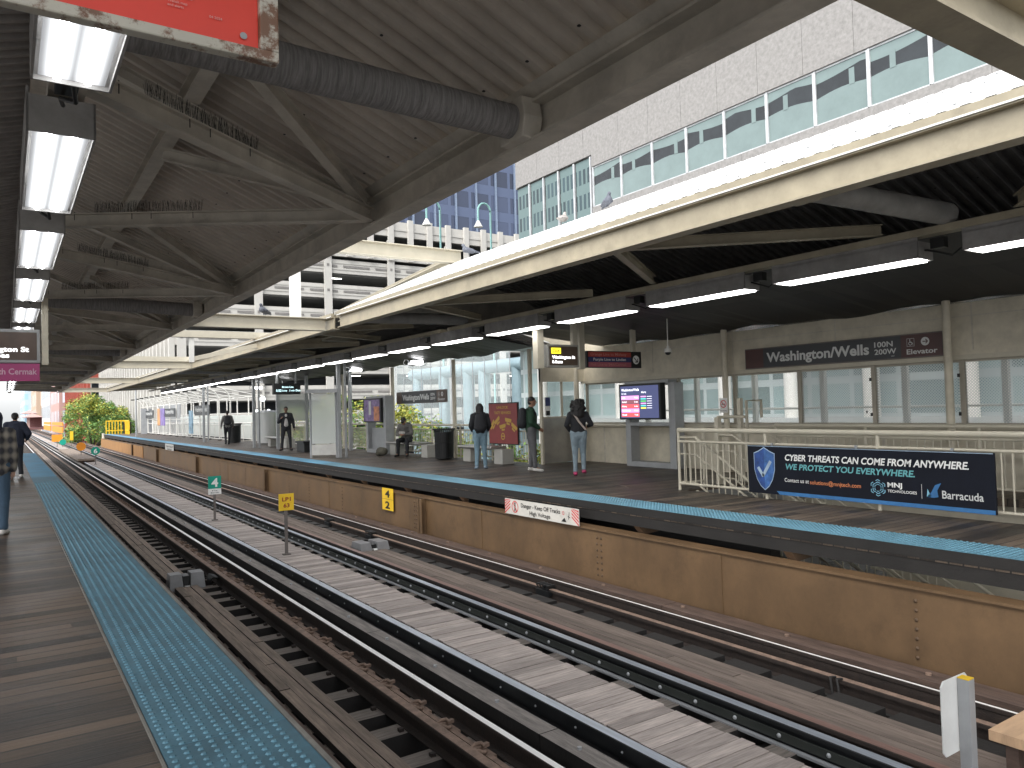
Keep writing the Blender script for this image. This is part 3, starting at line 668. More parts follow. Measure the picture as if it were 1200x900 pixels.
fixtures(8.83, 0, [2.1, 4.56, 7.0, 9.46, 11.98, 14.5, 17.05, 19.6, 22.15, 24.7, 27.25, 29.8, 32.35, 34.9, 37.5, 40.1, 42.7, 45.3, 47.9, 50.5, 53.1], 1.98, 3.12, 'R', 'far platform')
for i, (y, z) in enumerate(((22.67, 3.05), (27.83, 3.1), (37.07, 2.75), (41.5, 2.9))):
    t = thing('floodlight', ['small bright floodlight above the station name sign', 'small bright floodlight above the map kiosk', 'small bright floodlight beside the departure board', 'small bright floodlight left of the departure board'][i], 'floodlight', (11.3, y, z), 'floodlights under the far canopy eave')
    o = (11.3, y, z); g = G(o); g.box(11.12, 11.5, y-.16, y+.16, z+.03, z+.12); g.bar((11.3, y, z+.12), (11.3, y, z+.4), .04, .04); g.build('housing', steelg, t)
    g = G(o); g.box(11.1, 11.48, y-.28, y-.162, z-.02, z+.1); g.box(11.15, 11.45, y-.14, y+.14, z+.0, z+.028); g.build('lamp', emflood, t)
    for dx in (-.32, .32):
        g = G(o); g.tube([(11.3+dx+.1*math.cos(a), y-.05, z+.05+.1*math.sin(a)) for a in [k*math.pi/6 for k in range(13)]], .014, 6); g.build('ring', steelg, t)
# ================================================================ FAR PLATFORM WALL
WX = 13.4
t = thing('windscreen_wall', 'long cream wall with windows along the back of the far platform', 'wall', (WX, 0, 0)); o = (WX, 0, 0)
g = G(o); g.box(WX, WX+.08, -3, 16.5, 0, .96); g.build('lower_panel', cream, t)
g = G(o)
for y in (0, 2.6, 5.2, 7.8, 10.4, 13, 15.6): g.box(WX-.012, WX-.001, y, y+.04, 0, .95)
g.build('panel_joint', creamdk, t)
g = G(o); g.box(WX, WX+.08, -3, 16.5, 2.22, 3.5); g.build('upper_panel', cream, t)
g = G(o); g.box(WX-.01, WX-.001, -3, 16.5, 2.86, 2.875)
for y in (1.2, 3.7, 6.2, 8.7, 11.2, 13.7): g.box(WX-.008, WX-.001, y, y+.02, 2.3, 3.3)
g.build('seam', creamdk, t)
g = G(o); g.box(WX-.05, WX+.1, -3, 16.5, 2.14, 2.22); g.tube([(WX-.06, -3, .99), (WX-.06, 16.4, .99)], .045, 12); g.box(WX-.02, WX+.1, -3, 16.5, .962, 1.03); g.build('rail_ledge', creamlt, t)
wys = [-1.2, .4, 2.0, 3.4, 4.75, 6.4, 7.97, 9.55, 11.2, 12.9, 14.6, 16.35]
for i in range(len(wys)-1):
    a, b = wys[i], wys[i+1]; pf = b < 9.6
    g = G(o); w = .04
    g.box(WX-.015, WX+.07, a, a+w, 1.031, 2.139); g.box(WX-.015, WX+.07, b-w, b, 1.031, 2.139)
    g.box(WX, WX+.06, a+w, b-w, 1.031, 1.075); g.box(WX, WX+.06, a+w, b-w, 2.1, 2.139)
    f = g.build('window', mat('window_frame', (.36, .33, .27), .5, var=.15) if 'window_frame' not in bpy.data.materials else bpy.data.materials['window_frame'], t)
    g = G(); g.box(.03, .034, a+w, b-w, 1.076, 2.099); p = g.build('pane', perf if pf else glassg, f)
    if pf:
        g = G(); g.box(.015, .03, a+w+.12, a+w+.14, 1.25, 1.3); g.box(-.03, -.0, a+.03, a+.07, 1.2, 1.26); g.box(-.03, -.0, a+.03, a+.07, 1.85, 1.91); g.build('latch', black, f)
# return wall at far end
t = thing('end_partition', 'steel and glass partition closing the wall behind the curly haired woman', 'partition', (12, 16.45, 0)); o = (12, 16.45, 0)
g = G(o); g.box(11.95, 13.4, 16.43, 16.49, .02, 1.22); g.build('steel_panel', stainl, t)
g = G(o); g.box(11.9, 13.4, 16.42, 16.5, 2.2, 3.5); g.build('upper_panel', cream, t)
g = G(o); g.box(11.96, 13.38, 16.45, 16.46, 1.26, 2.18); g.build('pane', glassg, t)
g = G(o); g.box(11.9, 11.96, 16.4, 16.5, 0, 3.1); g.box(12.6, 12.65, 16.43, 16.48, 1.22, 2.2); g.box(11.96, 13.4, 16.41, 16.5, 1.22, 1.26); g.build('frame', creamlt, t)
g = G(o); g.box(12.0, 12.16, 16.36, 16.40, 1.28, 1.78, 0); g.build('notice', whl, t)
g = G(o); g.box(12.0, 12.16, 16.352, 16.359, 1.55, 1.78, 0); g.box(12.02, 12.14, 16.352, 16.359, 1.3, 1.42, 1); g.build('notice_print', [navy2, blk], t)
# outer catwalk with white posts seen through the windows
t = thing('outer_catwalk', 'white painted catwalk and posts outside behind the windows', 'catwalk', (14.1, 0, .9)); o = (14.1, 0, .9)
g = G(o); g.box(13.75, 15.2, -2, 16, .92, 1.02); g.build('deck', whitep, t)
for k in range(9):
    g = G(o); y = .8+k*1.72; g.box(14.0, 14.1, y, y+.1, 1.02, 3.2); g.build('post', whitep, t)
g = G(o); g.tube([(14.6, -2, 1.35), (14.6, 16, 1.35)], .025, 8); g.box(13.75, 15.2, -2, 16, -.3, -.2); g.build('rail', whitep, t)
# ================================================================ RAILING helper
def railing(x0, y0, x1, y1, zt, name, label, grp, m, sp=.12, posts=None, r=.022, mid=None, zb=.12, tr=None):
    t = thing(name, label, 'railing', (x0, y0, 0), grp); o = (x0, y0, 0); L = math.hypot(x1-x0, y1-y0); ux, uy = (x1-x0)/L, (y1-y0)/L
    P = lambda s, z: (x0+ux*s, y0+uy*s, z)
    g = G(o); g.tube([P(0, zt), P(L, zt)], tr or r*1.6, 12); g.build('top_rail', m, t)
    g = G(o); g.tube([P(0, zb), P(L, zb)], r, 8); g.tube([P(0, mid or zt-.15), P(L, mid or zt-.15)], r, 8); g.build('lower_rail', m, t)
    first = None; n = int(L/sp)
    st = []
    for k in range(1, n):
        if first is None:
            g = G(); g.tube([(0, 0, zb), (0, 0, (mid or zt-.15))], .011, 6); first = g.build('baluster', m, t); first.location = (ux*sp, uy*sp, 0)
        elif k <= 99:
            c = first.copy(); COL.objects.link(c); c.location = (ux*sp*k, uy*sp*k, 0)
        else: st.append(k)
    if st:
        g = G()
        for k in st: g.tube([(ux*sp*k, uy*sp*k, zb), (ux*sp*k, uy*sp*k, (mid or zt-.15))], .011, 5)
        c = g.build('baluster', m, t); c['kind'] = 'stuff'; c['label'] = 'farther balusters of the same railing'
    for s in (posts or [k*1.85 for k in range(int(L/1.85)+1)]):
        g = G(o); g.tube([P(s, 0), P(s, zt)], r*1.2, 10); g.build('post', m, t)
    return t
railing(11.8, 16.9, 11.8, 44.5, 1.03, 'railing', 'cream baluster railing behind the benches of the far platform', None, creamlt, .125)
SR = railing(9.95, 9.6, 9.95, -1.5, 1.06, 'railing', 'cream baluster railing that carries the blue security banner', None, creamlt, .125, mid=.86, zb=.12, tr=.042)
railing(12.38, 9.4, 12.38, -1.5, 1.06, 'railing', 'cream baluster railing on the wall side of the stair opening', None, creamlt, .13, mid=.86)
railing(10.0, 9.6, 10.6, 9.6, 1.06, 'railing', 'short return of the cream railing at the stair head', None, creamlt, .12, posts=[.58], mid=.86)
railing(11.8, 44.6, 11.8, 81, 1.03, 'railing', 'pale railing continuing beyond the canopy to the platform end', None, whitep, .25)
# stairs going down towards the camera
t = thing('staircase', 'cream steel staircase descending behind the banner railing', 'stairs', (11, 9.4, 0)); o = (11, 9.4, 0)
g = G(o)
for k in range(30):
    y = 9.4-.28*(k+1); z = -.17*(k+1); g.box(10.12, 12.2, y, y+.30, z-.03, z); g.box(10.12, 12.2, y+.29, y+.30, z+.001, z+.14)
g.build('step', mat('grey_step', (.25, .25, .24), .7, var=.3), t)
for x in (10.08, 12.24):
    g = G(o); g.bar((x, 9.4, -.12), (x, 1.0, -5.22), .05, .3); g.build('stringer', creamlt, t)
sl = .17/.28
for x in (10.16, 11.15, 12.15):
    for dz, r in ((.92, .028), (.62, .02), (.12, .018)):
        g = G(o); g.tube([(x, 9.75, dz), (x, 9.4, dz), (x, 1.5, dz-7.9*sl)], r, 8); g.build('handrail', creamlt, t)
    g = G(o)
    for k in range(58):
        y = 9.3-k*.135; g.tube([(x, y, .12-(9.4-y)*sl), (x, y, .62-(9.4-y)*sl)], .010, 5)
    g.build('baluster', creamlt, t)
g = G(o); g.box(11.1, 11.2, 9.7, 9.78, 0, 1.25); g.box(11.75, 11.83, 9.7, 9.78, 0, 1.6); g.tube([(11.15, 9.74, 1.25), (11.5, 9.74, 1.25), (11.5, 9.4, 1.25)], .03, 8); g.tube([(12.3, 10.0, 0), (12.3, 10.0, 1.55), (12.75, 10.0, 1.55), (12.75, 10, 1.2)], .03, 8); g.build('newel_post', creamlt, t)
# pale wall below stair seen under the platform edge
g = G((12.6, 0, -3)); g.box(12.5, 12.6, -3, 9.4, -6.4, -.13); tag(g.build('stair_side_wall', creamlt), 'pale wall beside the lower stair flight seen under the platform', 'wall')
# ================================================================ BUILDINGS
# office block X=24
def panels(g, x, y0, y1, z0, z1, pw, ph, mi=0, gap=.014, th=.12):
    y = y1
    while y > y0+.01:
        z = z0
        while z < z1-.01: g.box(x-th, x, max(y-pw+gap, y0), y, z, min(z+ph-gap, z1), mi); z += ph
        y -= pw
t = thing('office_building', 'speckled concrete office block with a long strip of windows above the white roof', 'building', (24, 34.7, -6.5)); o = (24, 34.7, -6.5)
specm = mat('speckled_concrete', (.27, .26, .25), .9, var=.25, vs=7, bump=.3, bs=60)
g = G(o); g.box(24.05, 60, -40, 34.7, -6.5, 60); g.build('wall', mat('dark_backing', (.12, .115, .11), .8), t)
g = G(o); panels(g, 24, -40, 28.2, 13.15, 34, 1.97, 22); panels(g, 24, 28.2, 34.7, 13.75, 34, 1.97, 22); panels(g, 24, -40, 28.2, 9.6, 11.15, 9, 2); g.box(23.9, 60, 34.7, 34.8, 13.7, 34); g.build('wall_panels', specm, t)
g = G(o); panels(g, 24, -40, 28.1, 3.6, 9.5, 3.94, 2.9, 0, .08)
g.build('lower_cladding', mat('grey_green_glazing', (.20, .26, .26), .25, var=.3, vs=1.5), t)
ym = [28.2-2.03*k for k in range(20)]
wl = mat('pale_reflection_glass', (.17, .225, .22), .12, .0, var=.12, vs=1.2); wd = mat('dark_reflection_glass', (.02, .024, .027), .06, 0, var=.5, vs=.9)  # pale and dark tones paint the opposite building's reflection into the panes
for k in range(len(ym)-1):
    a, b = ym[k+1], ym[k]
    g = G(o); g.box(23.93, 24.0, a, a+.05, 11.2, 13.12); g.box(23.92, 24.02, b-.08, b-.002, 11.18, 13.14); g.box(23.95, 24, a+.05, b-.08, 11.16, 11.22); g.box(23.95, 24, a+.05, b-.08, 13.08, 13.14)
    f = g.build('window', mat('aluminium_frame', (.55, .56, .57), .4, .3) if k == 0 else bpy.data.materials['aluminium_frame'], t)
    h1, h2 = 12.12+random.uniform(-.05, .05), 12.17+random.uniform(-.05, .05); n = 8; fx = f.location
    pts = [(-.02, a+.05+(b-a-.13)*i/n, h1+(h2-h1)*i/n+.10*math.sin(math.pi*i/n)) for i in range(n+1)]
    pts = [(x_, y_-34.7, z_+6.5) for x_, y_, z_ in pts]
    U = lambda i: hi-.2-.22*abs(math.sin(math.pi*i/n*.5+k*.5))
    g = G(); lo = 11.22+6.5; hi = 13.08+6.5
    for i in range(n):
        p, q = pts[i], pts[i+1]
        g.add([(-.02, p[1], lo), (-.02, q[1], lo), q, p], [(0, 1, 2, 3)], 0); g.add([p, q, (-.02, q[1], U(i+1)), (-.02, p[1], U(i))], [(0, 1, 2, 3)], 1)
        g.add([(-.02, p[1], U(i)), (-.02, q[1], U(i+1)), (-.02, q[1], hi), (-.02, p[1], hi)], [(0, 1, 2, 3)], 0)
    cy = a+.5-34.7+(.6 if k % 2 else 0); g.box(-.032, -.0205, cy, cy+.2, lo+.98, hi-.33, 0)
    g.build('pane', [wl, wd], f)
for k in range(5):
    a = 28.3+k*1.3; b = a+1.24
    g = G(o); g.box(23.9, 24.0, a, a+.09, 2, 13.7); f = g.build('window', bpy.data.materials['aluminium_frame'], t)
    g = G((0, 34.7, -6.5)); g.box(-.01, .02, a+.09, b, 2, 13.68)
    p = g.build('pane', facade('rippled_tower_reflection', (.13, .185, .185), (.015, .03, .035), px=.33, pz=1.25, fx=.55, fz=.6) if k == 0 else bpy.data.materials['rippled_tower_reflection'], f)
# columns and lobby seen through the far windows
for k in range(12):
    pass
t = thing('street_arcade', 'pale blue round steel arcade beyond the station name sign', 'arcade', (22, 32, -6.5)); o = (22, 32, -6.5)
pb = mat('pale_blue_steel', (.27, .37, .41), .4, .2, var=.12)
for i, y in enumerate((43.7, 40.2, 37.3, 35.6, 32.3)):
    g = G(o); g.tube([(22, y, -6.5), (22, y, 3.6)], .34, 18); g.build('column', pb, t)
g = G(o); g.tube([(22, 31.6, 3.75), (22, 44.4, 3.75)], .36, 16); g.build('beam', pb, t)
g = G(o); g.box(21.2, 21.23, 31.8, 45.5, .5, 4.9); g.build('glass_screen', glass, t)
g = G(o); 
for k in range(12): g.box(21.17, 21.2, 31.8+k*1.22, 31.83+k*1.22, .5, 4.9)
g.build('mullion', steelg, t)
t = thing('lobby_colonnade', 'row of white columns before greenish glass behind the platform windows', 'colonnade', (20, 0, -6.5)); o = (20, 0, -6.5)
g = G(o); g.box(20.6, 20.7, -10, 30, -6.5, 4.2); g.build('glazing', facade('lobby_glazing', (.42, .47, .47), (.13, .17, .17), px=1.4, pz=1.1, fx=.9, fz=.8), t)
for k in range(14):
    g = G(o); y = -6+k*2.55; g.tube([(19.8, y, -6.5), (19.8, y, 4.2)], .22, 14); g.build('column', whitep, t)
g = G(o); g.box(18.8, 21, -10, 30, 4.2, 4.9); g.box(19.3, 20.59, -10, 30, .8, 1.0); g.build('canopy_slab', mat('pale_slab', (.42, .44, .43), .7, var=.1), t)
# ---------------- parking garage
t = thing('parking_garage', 'white concrete multi-storey parking garage across the street', 'building', (16, 92, -6.5)); o = (16, 92, -6.5)
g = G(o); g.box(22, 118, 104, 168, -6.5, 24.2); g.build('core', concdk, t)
g = G(o)
for k in range(10): z = -3.0+k*3.2; g.box(16.6, 120, 92.6, 170, z-.35, z)
g.build('floor_slab', mat('garage_floor', (.30, .30, .29), .9, var=.15), t)
zs = [-3+3.2*k for k in range(8)]
g = G(o)
for z in zs:
    g.box(16.3, 120, 92.0, 92.25, z-.25, z+1.5)
    for dz in (.2, 1.0): g.box(16.3, 120, 91.93, 91.999, z+dz, z+dz+.22)
g.build('spandrel', conc, t)
gm = mat('recess_grey', (.22, .21, .20), .9)
for z in zs:
    g = G(o); x = 18.5
    while x < 118: g.box(x, x+3.6, 91.9, 91.93, z+.52, z+.78); x += 4.4
    g.build('spandrel_groove', gm, t)
for k in range(12):
    x = 16.2+k*8.65
    g = G(o); g.box(x, x+.95, 91.6, 91.89, -6.5, 24.0); g.build('column', conc, t)
    for z in zs:
        g = G(o); g.box(x+.3, x+.6, 91.55, 91.599, z+.55, z+.85); g.build('column_recess', gm, t)
# upper storey narrow bays
g = G(o); g.box(16.3, 120, 91.7, 92.2, 24.6, 26.6); g.box(16.3, 120, 91.6, 91.69, 25.4, 25.7); g.box(16.3, 120, 91.7, 92.2, 21.3, 22.2); g.build('parapet', conc, t)
g = G(o)
x = 16.3
while x < 118: g.box(x, x+.75, 91.3, 91.69, 21.3, 26.9); x += 2.88
g.build('fin', conc, t)
# side facade towards the tracks
g = G(o)
for z in zs+[22.6, 25.8]: g.box(16.0, 16.3, 92, 170, z-.2, z+1.2)
g.build('side_spandrel', conc, t)
g = G(o); y = 92
while y < 170: g.box(15.4, 15.99, y, y+.7, -6.5, 28); y += 2.7
g.build('side_fin', conc, t)
for k in range(24):
    x = 19+ (k % 8)*8.65+random.uniform(-2, 2); z = zs[2+k//8*2 % 6]-.4+3.2
    g = G(o); g.box(x, x+1.6, 95, 95.25, z-.02, z+.1); g.build('garage_lamp', mat('lit_garage_lamp', (1, .97, .9), emit=5) if k == 0 else bpy.data.materials['lit_garage_lamp'], t)
# ---------------- blue office tower behind
t = thing('office_tower', 'blue tinted glass tower rising behind the parking garage', 'building', (60, 140, -6.5)); o = (60, 140, -6.5)
g = G(o); g.box(60, 135, 140, 175, -6.5, 110); g.build('wall', facade('blue_curtain_wall', (.085, .11, .18), (.022, .03, .055), px=5.1, pz=5.6, fx=.86, fz=.62), t)
g = G(o)
for k in range(16): g.box(60+k*5.1-.2, 60+k*5.1+.2, 139.6, 139.99, 0, 110)
g.build('mullion', mat('blue_grey_mullion', (.20, .25, .34), .4, .3), t)
# far buildings along the street
def bld(name, label, x0, x1, y0, y1, z1, m, extra=None):
    t = thing(name, label, 'building', (x0, y0, -6.5)); g = G((x0, y0, -6.5)); g.box(x0, x1, y0, y1, -6.5, z1); g.build('wall', m, t)
    if extra: extra(t, (x0, y0, -6.5))
    return t
brick = mat('red_brick', (.33, .07, .045), .85, var=.25, vs=2)
def ex1(t, o):
    for z in (5, 13, 21):
        g = G(o); g.box(16.6, 22.6, 199.6, 199.95, z, z+5); f = g.build('window', mat('pale_sill', (.4, .38, .34), .7) if z == 5 else bpy.data.materials['pale_sill'], t)
        for q in range(3):
            g = G(); g.box(.8+q*2, 2.5+q*2, -.5, -.401, z+6.5+.4, z+6.5+4.6); g.build('pane', wd, f)
    for k in range(16):
        g = G(o); y = 203+k*4.4; g.box(15.5, 15.99, y, y+1.3, -6.5, 40); g.build('pilaster', brick, t)
        g = G(o)
        for z in (1, 7.5, 14, 20.5, 27): g.box(15.94, 15.99, y+1.6, y+4.1, z, z+4.2)
        g.build('window', wl, t)
bld('brick_building', 'red brick building with pilasters behind the green tree', 16, 40, 200, 275, 40, brick, ex1)
bld('office_building', 'pinkish and grey striped building left of the red brick one', 15, 45, 290, 345, 46, facade('pink_grey_facade', (.48, .30, .27), (.34, .37, .42), px=9, pz=7, fx=.5, fz=.62))
bld('apartment_building', 'white framed building with dark square windows above the station roof', 15, 34, 352, 430, 60, facade('white_grid_facade', (.62, .63, .64), (.09, .11, .14), px=9, pz=8.5, fx=.68, fz=.62, z0=2))
bld('office_building', 'red and beige tower left of the white framed building', 14, 30, 470, 560, 80, facade('beige_facade', (.50, .36, .26), (.40, .33, .28), px=6, pz=9, fx=.5, fz=.8))
bld('office_building', 'pale blue glass tower farthest up the street', 12, 30, 640, 800, 95, facade('pale_blue_facade', (.50, .60, .66), (.16, .25, .32), px=9, pz=8, fx=.7, fz=.5))
t = thing('station_shelter', 'distant reddish station shelter with peaked pink roofs', 'shelter', (5.6, 250, -.6)); o = (5.6, 250, -.6)
g = G(o); g.box(5.6, 10.5, 250, 320, -1.2, -.6); g.box(6.2, 9.2, 262, 300, -.6, 2.4); g.build('wall', mat('dull_red_wall', (.20, .10, .10), .8), t)
for y, z in ((252, 2.3), (285, 3.6)):
    g = G(o); g.add([(4.4, y, z), (9.2, y, z), (9.2, y+30, z), (4.4, y+30, z), (6.9, y+15, z+1.2)], [(0, 1, 4), (1, 2, 4), (2, 3, 4), (3, 0, 4), (3, 2, 1, 0)]); g.build('roof', mat('pink_roof', (.5, .33, .30), .7) if y == 252 else bpy.data.materials['pink_roof'], t)
for y in (254, 262, 270):
    g = G(o); g.box(5.6, 6.0, y, y+.4, -.6, 2.3); g.build('post', mat('pinkish_post', (.5, .36, .33), .7) if y == 254 else bpy.data.materials['pinkish_post'], t)
for i, (y, x) in enumerate(((150, 8.2), (190, 8.2))):
    t = thing('barricade', ['nearer orange barricade row beside the distant far track', 'farther orange barricade row beside the distant far track'][i], 'barricade', (x, y, -1.1), 'orange track barricades'); o = (x, y, -1.1)
    g = G(o); g.box(x, x+.15, y, y+34, -.9, .2); g.box(x, x+.15, y, y+34, .4, 1.0); g.build('board', orn, t)
# ================================================================ HOOPS beyond canopy
hp = None
HY = [45.5+2.75*k for k in range(13)]
for i, y in enumerate(HY):
    lb = f'{ORD[i]} white curved canopy hoop from the camera on the open far platform end'
    if hp is None:
        hp = thing('canopy_hoop', lb, 'hoop', (10.8, y, 0), 'white canopy hoops'); o = (10.8, y, 0)
        g = G(o); g.tube([(10.85, y, 0), (10.85, y, 2.35)]+[(10.05+.8*math.cos(a), y, 2.35+.8*math.sin(a)) for a in [k*math.pi/14 for k in range(1, 8)]], .045, 8); g.build('cane', whitep, hp)
        g = G(o); g.tube([(12.6, y, 0), (12.6, y, 2.6)], .04, 8); g.tube([(10.05, y, 3.15), (12.6, y, 2.6)], .03, 8); g.build('rear_post', whitep, hp)
        g = G(o); g.box(9.8, 10.1, y-.06, y+.06, 3.1, 3.2); g.build('end_cap', black, hp); g = G(o); g.box(10.75, 10.95, y-.1, y+.1, 0, .06); g.build('foot', black, hp)
    else: copy_tree(hp, (10.8, y, 0), lb)
t = thing('windbreak', 'white tube windbreak frame running through the hoops', 'frame', (10.9, 45, 0)); o = (10.9, 45, 0)
g = G(o)
for z in (.1, .95, 1.3, 2.45): g.tube([(10.9, 45, z), (10.9, 80, z)], .03, 6)
for z in (1.6, 2.6): g.tube([(12.6, 45, z), (12.6, 80, z)], .03, 6)
g.build('tube', whitep, t)
g = G(o); g.box(12.55, 12.58, 45, 80, 0, 1.5); g.build('panel', mat('pale_panel', (.55, .58, .55), .6, var=.1), t)
g = G(o); g.box(10.3, 11.2, 76, 76.1, 0, 2.3); g.box(12.5, 12.6, 70, 80, 0, 2.6); g.build('end_panel', steelg, t)
for i, (y, z) in enumerate(((52.5, 1.85), (64, 1.8), (74, 1.75))):
    lb = ['grey station name board nearest on the white hoops', 'grey station name board second on the white hoops', 'grey station name board farthest on the white hoops'][i]
    t = thing('name_board', lb, 'sign', (10.7, y, z), 'name boards on the hoops'); o = (10.7, y, z)
    g = G(o); g.box(10.7, 10.74, y-2.2, y+2.2, z-.3, z+.35); g.build('panel', gry, t)
    g = G(o); F = Face(g, (10.695, y+1.9, z-.15), (0, -1, 0)); F.text('Washington/Wells', 0, .1, .3, 0, w=3.6, bold=.02); g.build('lettering', whg, t)
g = G((10.85, 56, 1.2))
g.box(10.8, 10.86, 56, 57.2, .3, 1.9); tag(g.build('poster_panel', mat('bluish_poster', (.25, .42, .55), .4, var=.5, vs=3)), 'pale blue poster panel fixed in the hoop row', 'poster')
g = G((10.85, 68, 1.2)); g.box(10.8, 10.86, 67, 69, .8, 2.2, 0); g.box(10.8, 10.86, 69.1, 70.4, .8, 2.2, 1); tag(g.build('poster_panel', [mat('purple_poster', (.22, .16, .42), .4, var=.5, vs=2), mat('orange_poster', (.6, .3, .12), .4, var=.5, vs=2)]), 'purple and orange poster pair farther down the hoops', 'poster')
# ================================================================ PLATFORM OBJECTS
def bench(x0, x1, y0, y1, lb):
    t = thing('bench', lb, 'bench', (x0, y0, 0), 'concrete ended platform benches'); o = (x0, y0, 0)
    cs = mat('pale_bench_end', (.40, .39, .36), .6, var=.1) if 'pale_bench_end' not in bpy.data.materials else bpy.data.materials['pale_bench_end']
    for a, b in ((y0, y0+.42), (y1-.5, y1-.08)):
        g = G(o); g.box(x0+.05, x1-.05, a, b, 0, .40); g.build('base', cs, t, .01)
    g = G(o); g.box(x0, x1, y0+.42, y1+.06, .38, .47); g.tube([(x0, y0+.4, .43), (x0, y1+.06, .43)], .05, 10); g.build('seat', stainl, t, .01)
    return t
bench(11.15, 11.62, 17.3, 19.5, 'steel bench with pale ends behind the standing woman in jeans')
bench(11.15, 11.62, 21.7, 24.6, 'steel bench with pale ends under the seated person')
bench(10.3, 10.8, 33.5, 36.4, 'steel bench behind the standing man in black')
def bin_(x, y, lb, s=1.0):
    t = thing('litter_bin', lb, 'litter bin', (x, y, 0), 'black slatted litter bins'); o = (x, y, 0)
    if BIN: 
        g = None
    g = G(o); g.tube([(x, y, .02), (x, y, .82*s)], .24*s, 20, 0, .26*s); g.build('liner', black, t)
    g = G(o)
    for k in range(30):
        a = 2*math.pi*k/30; c, q = math.cos(a), math.sin(a)
        g.bar((x+c*.27*s, y+q*.27*s, .06), (x+c*.29*s, y+q*.29*s, .84*s), .035*s, .012, 0, side=(-q, c, 0)); g.bar((x+c*.29*s, y+q*.29*s, .84*s), (x+c*.34*s, y+q*.34*s, .93*s), .035*s, .012, 0, side=(-q, c, 0))
    g.build('slats', black, t)
    for z, r in ((.05, .28), (.5, .285), (.9, .335)):
        g = G(o); g.tube([(x+math.cos(2*math.pi*k/24)*r*s, y+math.sin(2*math.pi*k/24)*r*s, z*s) for k in range(25)], .014, 6); g.build('hoop', black, t)
    return t
BIN = 0
bin_(11.25, 20.65, 'black slatted litter bin between the two near benches', 1.02)
bin_(10.35, 42.6, 'black slatted litter bin beside the walking man', 1.15)
bin_(9.6, 79.5, 'dark litter bin by the yellow barrier at the platform end', 1.2)
# metal cabinet
t = thing('cabinet', 'tall silver metal cabinet left of the departure board', 'cabinet', (11.2, 39.6, 0)); o = (11.2, 39.6, 0)
g = G(o); g.tube([(11.3, 39.6, .05), (11.3, 39.6, 1.62)], .55, 20, 0, .62); g.build('drum', mat('silver_cabinet', (.50, .51, .50), .4, .5, var=.15, stretch=(1, 1, .1)), t)
g = G(o); g.tube([(11.3, 39.6, 1.62), (11.3, 39.6, 1.72)], .64, 20, 0, .3); g.build('lid', steelg, t)
g = G((10.0, 29.6, 0)); g.box(9.75, 10.2, 29.3, 30.2, 0, .34); g.box(9.7, 10.25, 29.25, 30.25, .342, .42)
tag(g.build('storage_box', black, None, .01), 'low black box with grey lid left of the glass windbreak', 'box')
# glass windbreak
t = thing('windbreak', 'frosted glass windbreak with steel base beside the double column', 'windbreak', (8.9, 25.2, 0)); o = (8.9, 25.2, 0)
g = G(o)
for x, y in ((8.62, 25.2), (9.32, 24.65)): g.box(x-.03, x+.03, y-.03, y+.03, 0, 2.3)
g.build('frame', steelg, t)
g = G(o); g.bar((8.62, 25.2, .28), (9.32, 24.65, .28), .03, .36); g.build('base_panel', stainl, t)
g = G(o); g.bar((8.62, 25.2, 1.33), (9.32, 24.65, 1.33), .012, 1.7); g.build('glass', frost, t)
g = G(o); g.bar((8.55, 25.25, 2.26), (9.4, 24.6, 2.26), .3, .12); g.build('head', steelg, t)
t = thing('shelter', 'grey framed shelter panel behind the departure board', 'shelter', (10.9, 31, 0)); o = (10.9, 31, 0)
g = G(o)
for x, y in ((9.9, 33.2), (11.2, 33.2), (11.4, 28.6)): g.box(x-.06, x+.06, y-.06, y+.06, 0, 3.2)
g.build('post', steelg, t)
g = G(o); g.box(9.96, 11.14, 33.2, 33.22, 1.2, 2.4); g.build('panel', frost, t)
# departure board hanging
t = thing('departure_board', 'black hanging departure board with dim white text over the platform', 'sign', (9.35, 30, 2.3)); o = (9.35, 30, 2.3)
g = G(o); g.box(8.82, 9.88, 30, 30.25, 2.29, 2.73); g.build('case', black, t, .01)
for bb in ((8.95, 9.0, 30.1, 30.15, 2.73, 3.4), (9.7, 9.75, 30.1, 30.15, 2.73, 3.4)): g = G(o); g.box(*bb); g.build('hanger', steelg, t)
g = G(o); F = Face(g, (8.88, 29.997, 2.35), (1, 0, 0)); F.text('5:52', .02, .05, .09, 0, bold=.02); F.text('Brown Line', .26, .20, .07, 0, bold=.02); F.text('Loop   3 min', .26, .06, .07, 0, bold=.01); F.text('Due', .8, .06, .08, 0, bold=.02); g.build('lettering', mat('cool_lit_lettering', (.55, .8, .85), emit=1.2), t)
# map kiosk
def kiosk(name, lb, x, y0, y1, z1, sw, s0, s1):
    pass
t = thing('map_kiosk', 'grey kiosk with a purple and orange lit poster behind the seated person', 'kiosk', (11.25, 25.1, 0)); o = (11.25, 25.1, 0)
g = G(o); g.box(11.3, 11.62, 25.05, 25.25, 0, 2.08); g.box(11.3, 11.62, 26.65, 26.8, 0, 2.08); g.box(11.3, 11.62, 25.251, 26.649, 1.98, 2.08); g.box(11.3, 11.62, 25.251, 26.649, 0, .14); g.box(11.45, 11.5, 25.251, 26.649, .14, .9); g.build('frame', steelg, t, .01)
g = G(o); g.box(11.22, 11.36, 25.28, 26.85, 1.12, 2.0); g.build('screen_case', black, t, .008)
g = G(o); g.box(11.21, 11.219, 25.36, 26.75, 1.17, 1.95, 0); g.box(11.20, 11.208, 25.38, 25.85, 1.18, 1.7, 1); g.box(11.2, 11.208, 26.1, 26.3, 1.4, 1.9, 2); g.build('poster', [mat('lit_purple_poster', (.25, .17, .38), .4, var=.6, vs=6), mat('lit_orange_poster', (.65, .24, .10), .4, var=.5, vs=6), whg], t)
